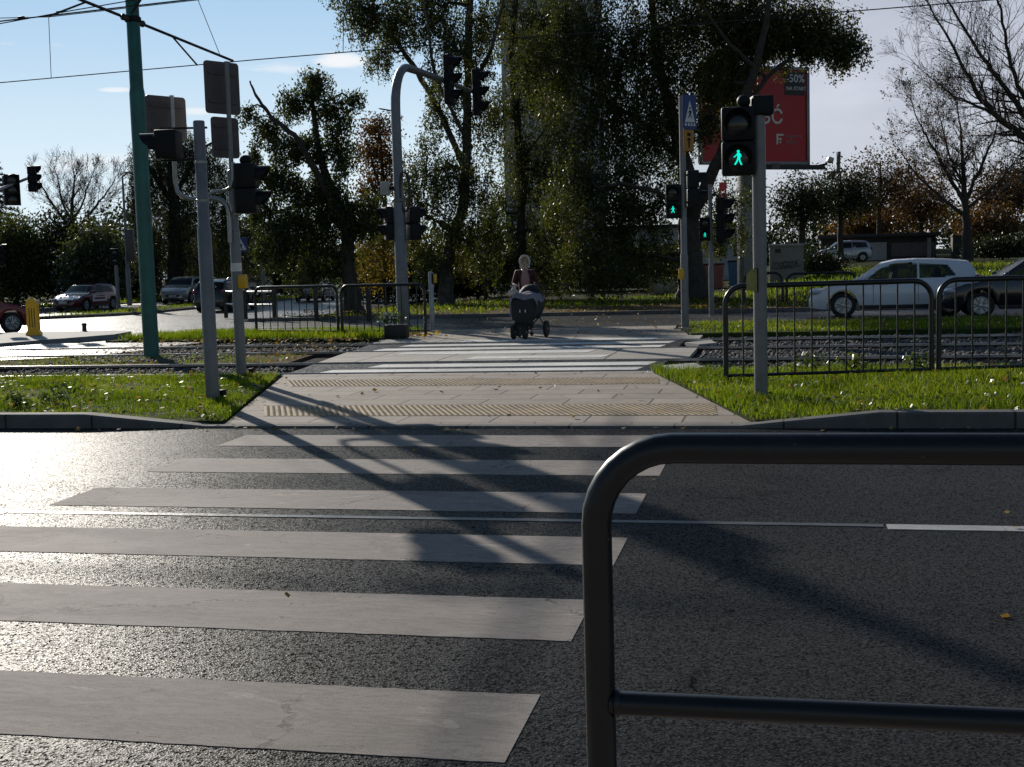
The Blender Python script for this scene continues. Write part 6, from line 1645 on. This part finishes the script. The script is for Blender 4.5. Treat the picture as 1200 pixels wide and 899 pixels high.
# ------------------------------------------------------------------ sky, sun, camera
SKYSTR = .05
SKYTINT = (1.12, 1.1, 1.12)
CLOUD0, CLOUD1, CLOUDLOW, WISP = (8.3, 9.0, 10.9), (13.2, 13.9, 15.8), (15.5, 16.2, 17.5), (18, 18.6, 19.2)
SUN_AZ, SUN_EL = R(-37.), R(20.)
wld = bpy.data.worlds.new('World'); scene.world = wld; wld.use_nodes = True
nt = wld.node_tree; bg = nt.nodes['Background']
sky = nt.nodes.new('ShaderNodeTexSky'); sky.sky_type = 'NISHITA'; sky.sun_disc = False
sky.sun_elevation = SUN_EL; sky.sun_rotation = SUN_AZ; sky.air_density = 1.; sky.dust_density = .0; sky.ozone_density = 2.5; sky.altitude = 80
tc = nt.nodes.new('ShaderNodeTexCoord')
sx = nt.nodes.new('ShaderNodeSeparateXYZ'); L(nt, tc.outputs['Generated'], sx.inputs[0])
def mth(op, a, b=None, c=None):
    n = nt.nodes.new('ShaderNodeMath'); n.operation = op
    for i_, v in enumerate((a, b, c)):
        if v is None: continue
        if isinstance(v, (int, float)): n.inputs[i_].default_value = v
        else: L(nt, v, n.inputs[i_])
    return n.outputs[0]
def sm(v, a, b):
    n = N(nt, 'ShaderNodeMapRange', interpolation_type='SMOOTHSTEP'); n.inputs['From Min'].default_value = a; n.inputs['From Max'].default_value = b
    L(nt, v, n.inputs[0]); return n.outputs[0]
mp = nt.nodes.new('ShaderNodeMapping'); mp.inputs['Scale'].default_value = (2.2, 2.2, 7.); L(nt, tc.outputs['Generated'], mp.inputs[0])
nz = N(nt, 'ShaderNodeTexNoise', Scale=1.6, Detail=8., Roughness=.58); L(nt, mp.outputs[0], nz.inputs['Vector'])
# thin cloud bank ahead to the right, low in the sky; clear behind and overhead
veil = mth('MULTIPLY', mth('MULTIPLY', sm(sx.outputs['X'], -.22, .02), sm(sx.outputs['Y'], .25, .6)), mth('MULTIPLY', mth('SUBTRACT', 1., sm(sx.outputs['Z'], .22, .40)), mth('SUBTRACT', 1., sm(sx.outputs['X'], .34, .6))))
veil = mth('MULTIPLY', veil, .93)
mp2 = nt.nodes.new('ShaderNodeMapping'); mp2.inputs['Scale'].default_value = (4., 4., 26.); mp2.inputs['Location'].default_value = (.3, .1, .55); L(nt, tc.outputs['Generated'], mp2.inputs[0])
nz2 = N(nt, 'ShaderNodeTexNoise', Scale=1.5, Detail=7., Roughness=.55); L(nt, mp2.outputs[0], nz2.inputs['Vector'])
wis = ramp(nt, nz2.outputs['Fac'], [(.63, (0, 0, 0)), (.74, (.75, .75, .75))])
cc = ramp(nt, nz.outputs['Fac'], [(.3, CLOUD0), (.7, CLOUD1)])
low = sm(sx.outputs['Z'], .16, .02)
cl2 = N(nt, 'ShaderNodeMix', data_type='RGBA'); L(nt, mth('MULTIPLY', low, .55), cl2.inputs[0]); L(nt, cc.outputs[0], cl2.inputs[6]); cl2.inputs[7].default_value = (*CLOUDLOW, 1)
# cool clear-sky tint keeps the low autumn sun from yellowing the whole horizon
tint = N(nt, 'ShaderNodeMix', data_type='RGBA', blend_type='MULTIPLY'); tint.inputs[0].default_value = 1.; L(nt, sky.outputs[0], tint.inputs[6]); tint.inputs[7].default_value = (*SKYTINT, 1)
# pale aureole round the sun
vd = N(nt, 'ShaderNodeVectorMath', operation='DOT_PRODUCT'); L(nt, tc.outputs['Generated'], vd.inputs[0])
vd.inputs[1].default_value = (math.sin(SUN_AZ) * math.cos(SUN_EL), math.cos(SUN_AZ) * math.cos(SUN_EL), math.sin(SUN_EL))
au = mth('MULTIPLY', sm(vd.outputs['Value'], .80, .99), .95)
au = mth('MINIMUM', mth('ADD', au, mth('MULTIPLY', sm(vd.outputs['Value'], .74, .93), .62)), .96)
aum = N(nt, 'ShaderNodeMix', data_type='RGBA'); L(nt, sm(sx.outputs['Z'], .04, .24), aum.inputs[0]); aum.inputs[6].default_value = (15.5, 18.3, 20., 1); aum.inputs[7].default_value = (8.2, 12.6, 17.5, 1)
aur = N(nt, 'ShaderNodeMix', data_type='RGBA'); L(nt, au, aur.inputs[0]); L(nt, tint.outputs[2], aur.inputs[6]); L(nt, aum.outputs[2], aur.inputs[7])
tint = aur
# three small torn clouds in the clear part
puffs = None
for (px_, py_, hw_, hh_, a_) in ((400, 69, 34, 8, 1.), (136, 106, 20, 3.2, .8), (232, 131, 24, 4.5, .7)):
    c_ = ray(px_, py_); c_ = c_ / np.linalg.norm(c_); e_ = np.array([c_[1], -c_[0], 0]); e_ /= np.linalg.norm(e_); f_ = np.cross(e_, c_)
    def dot_(v_):
        n_ = N(nt, 'ShaderNodeVectorMath', operation='DOT_PRODUCT'); L(nt, tc.outputs['Generated'], n_.inputs[0]); n_.inputs[1].default_value = tuple(v_); return n_.outputs['Value']
    wob = mth('MULTIPLY', mth('SUBTRACT', nz2.outputs['Fac'], .5), 2.6)
    d2 = mth('ADD', mth('POWER', mth('ABSOLUTE', mth('MULTIPLY', dot_(e_), F / hw_)), 2.), mth('POWER', mth('ABSOLUTE', mth('ADD', mth('MULTIPLY', dot_(f_), F / hh_), wob)), 2.))
    k_ = mth('MULTIPLY', mth('MULTIPLY', mth('SUBTRACT', 1., sm(d2, .1, 1.25)), a_), sm(dot_(c_), .5, .6))
    puffs = k_ if puffs is None else mth('MAXIMUM', puffs, k_)
wmax = mth('MAXIMUM', wis.outputs[0], puffs)
m0 = N(nt, 'ShaderNodeMix', data_type='RGBA'); L(nt, wmax, m0.inputs[0]); L(nt, tint.outputs[2], m0.inputs[6]); m0.inputs[7].default_value = (*WISP, 1)
mixs = N(nt, 'ShaderNodeMix', data_type='RGBA'); L(nt, veil, mixs.inputs[0]); L(nt, m0.outputs[2], mixs.inputs[6]); L(nt, cl2.outputs[2], mixs.inputs[7])
L(nt, mixs.outputs[2], bg.inputs[0]); bg.inputs[1].default_value = SKYSTR

sl_ = bpy.data.lights.new('sun', 'SUN'); sl_.energy = 4.7; sl_.angle = R(.55); sl_.color = (1., .93, .82)
so = bpy.data.objects.new('sun', sl_); COL.objects.link(so)
dv = Vector((math.sin(SUN_AZ) * math.cos(SUN_EL), math.cos(SUN_AZ) * math.cos(SUN_EL), math.sin(SUN_EL)))
so.rotation_euler = dv.to_track_quat('Z', 'Y').to_euler(); so.location = dv * 60

cd = bpy.data.cameras.new('camera'); cd.sensor_width = 36.; cd.lens = F / 1200 * 36.; cd.clip_start = .05; cd.clip_end = 2000
co_ = bpy.data.objects.new('camera', cd); COL.objects.link(co_)
co_.matrix_world = Matrix(((RT[0], UP[0], -FW[0], 0), (RT[1], UP[1], -FW[1], 0), (RT[2], UP[2], -FW[2], H), (0, 0, 0, 1)))
scene.camera = co_
scene.view_settings.view_transform = 'Standard'; scene.view_settings.look = 'None'
scene.view_settings.exposure = 0.; scene.view_settings.gamma = 1.
scene.render.resolution_x, scene.render.resolution_y = 1024, 767
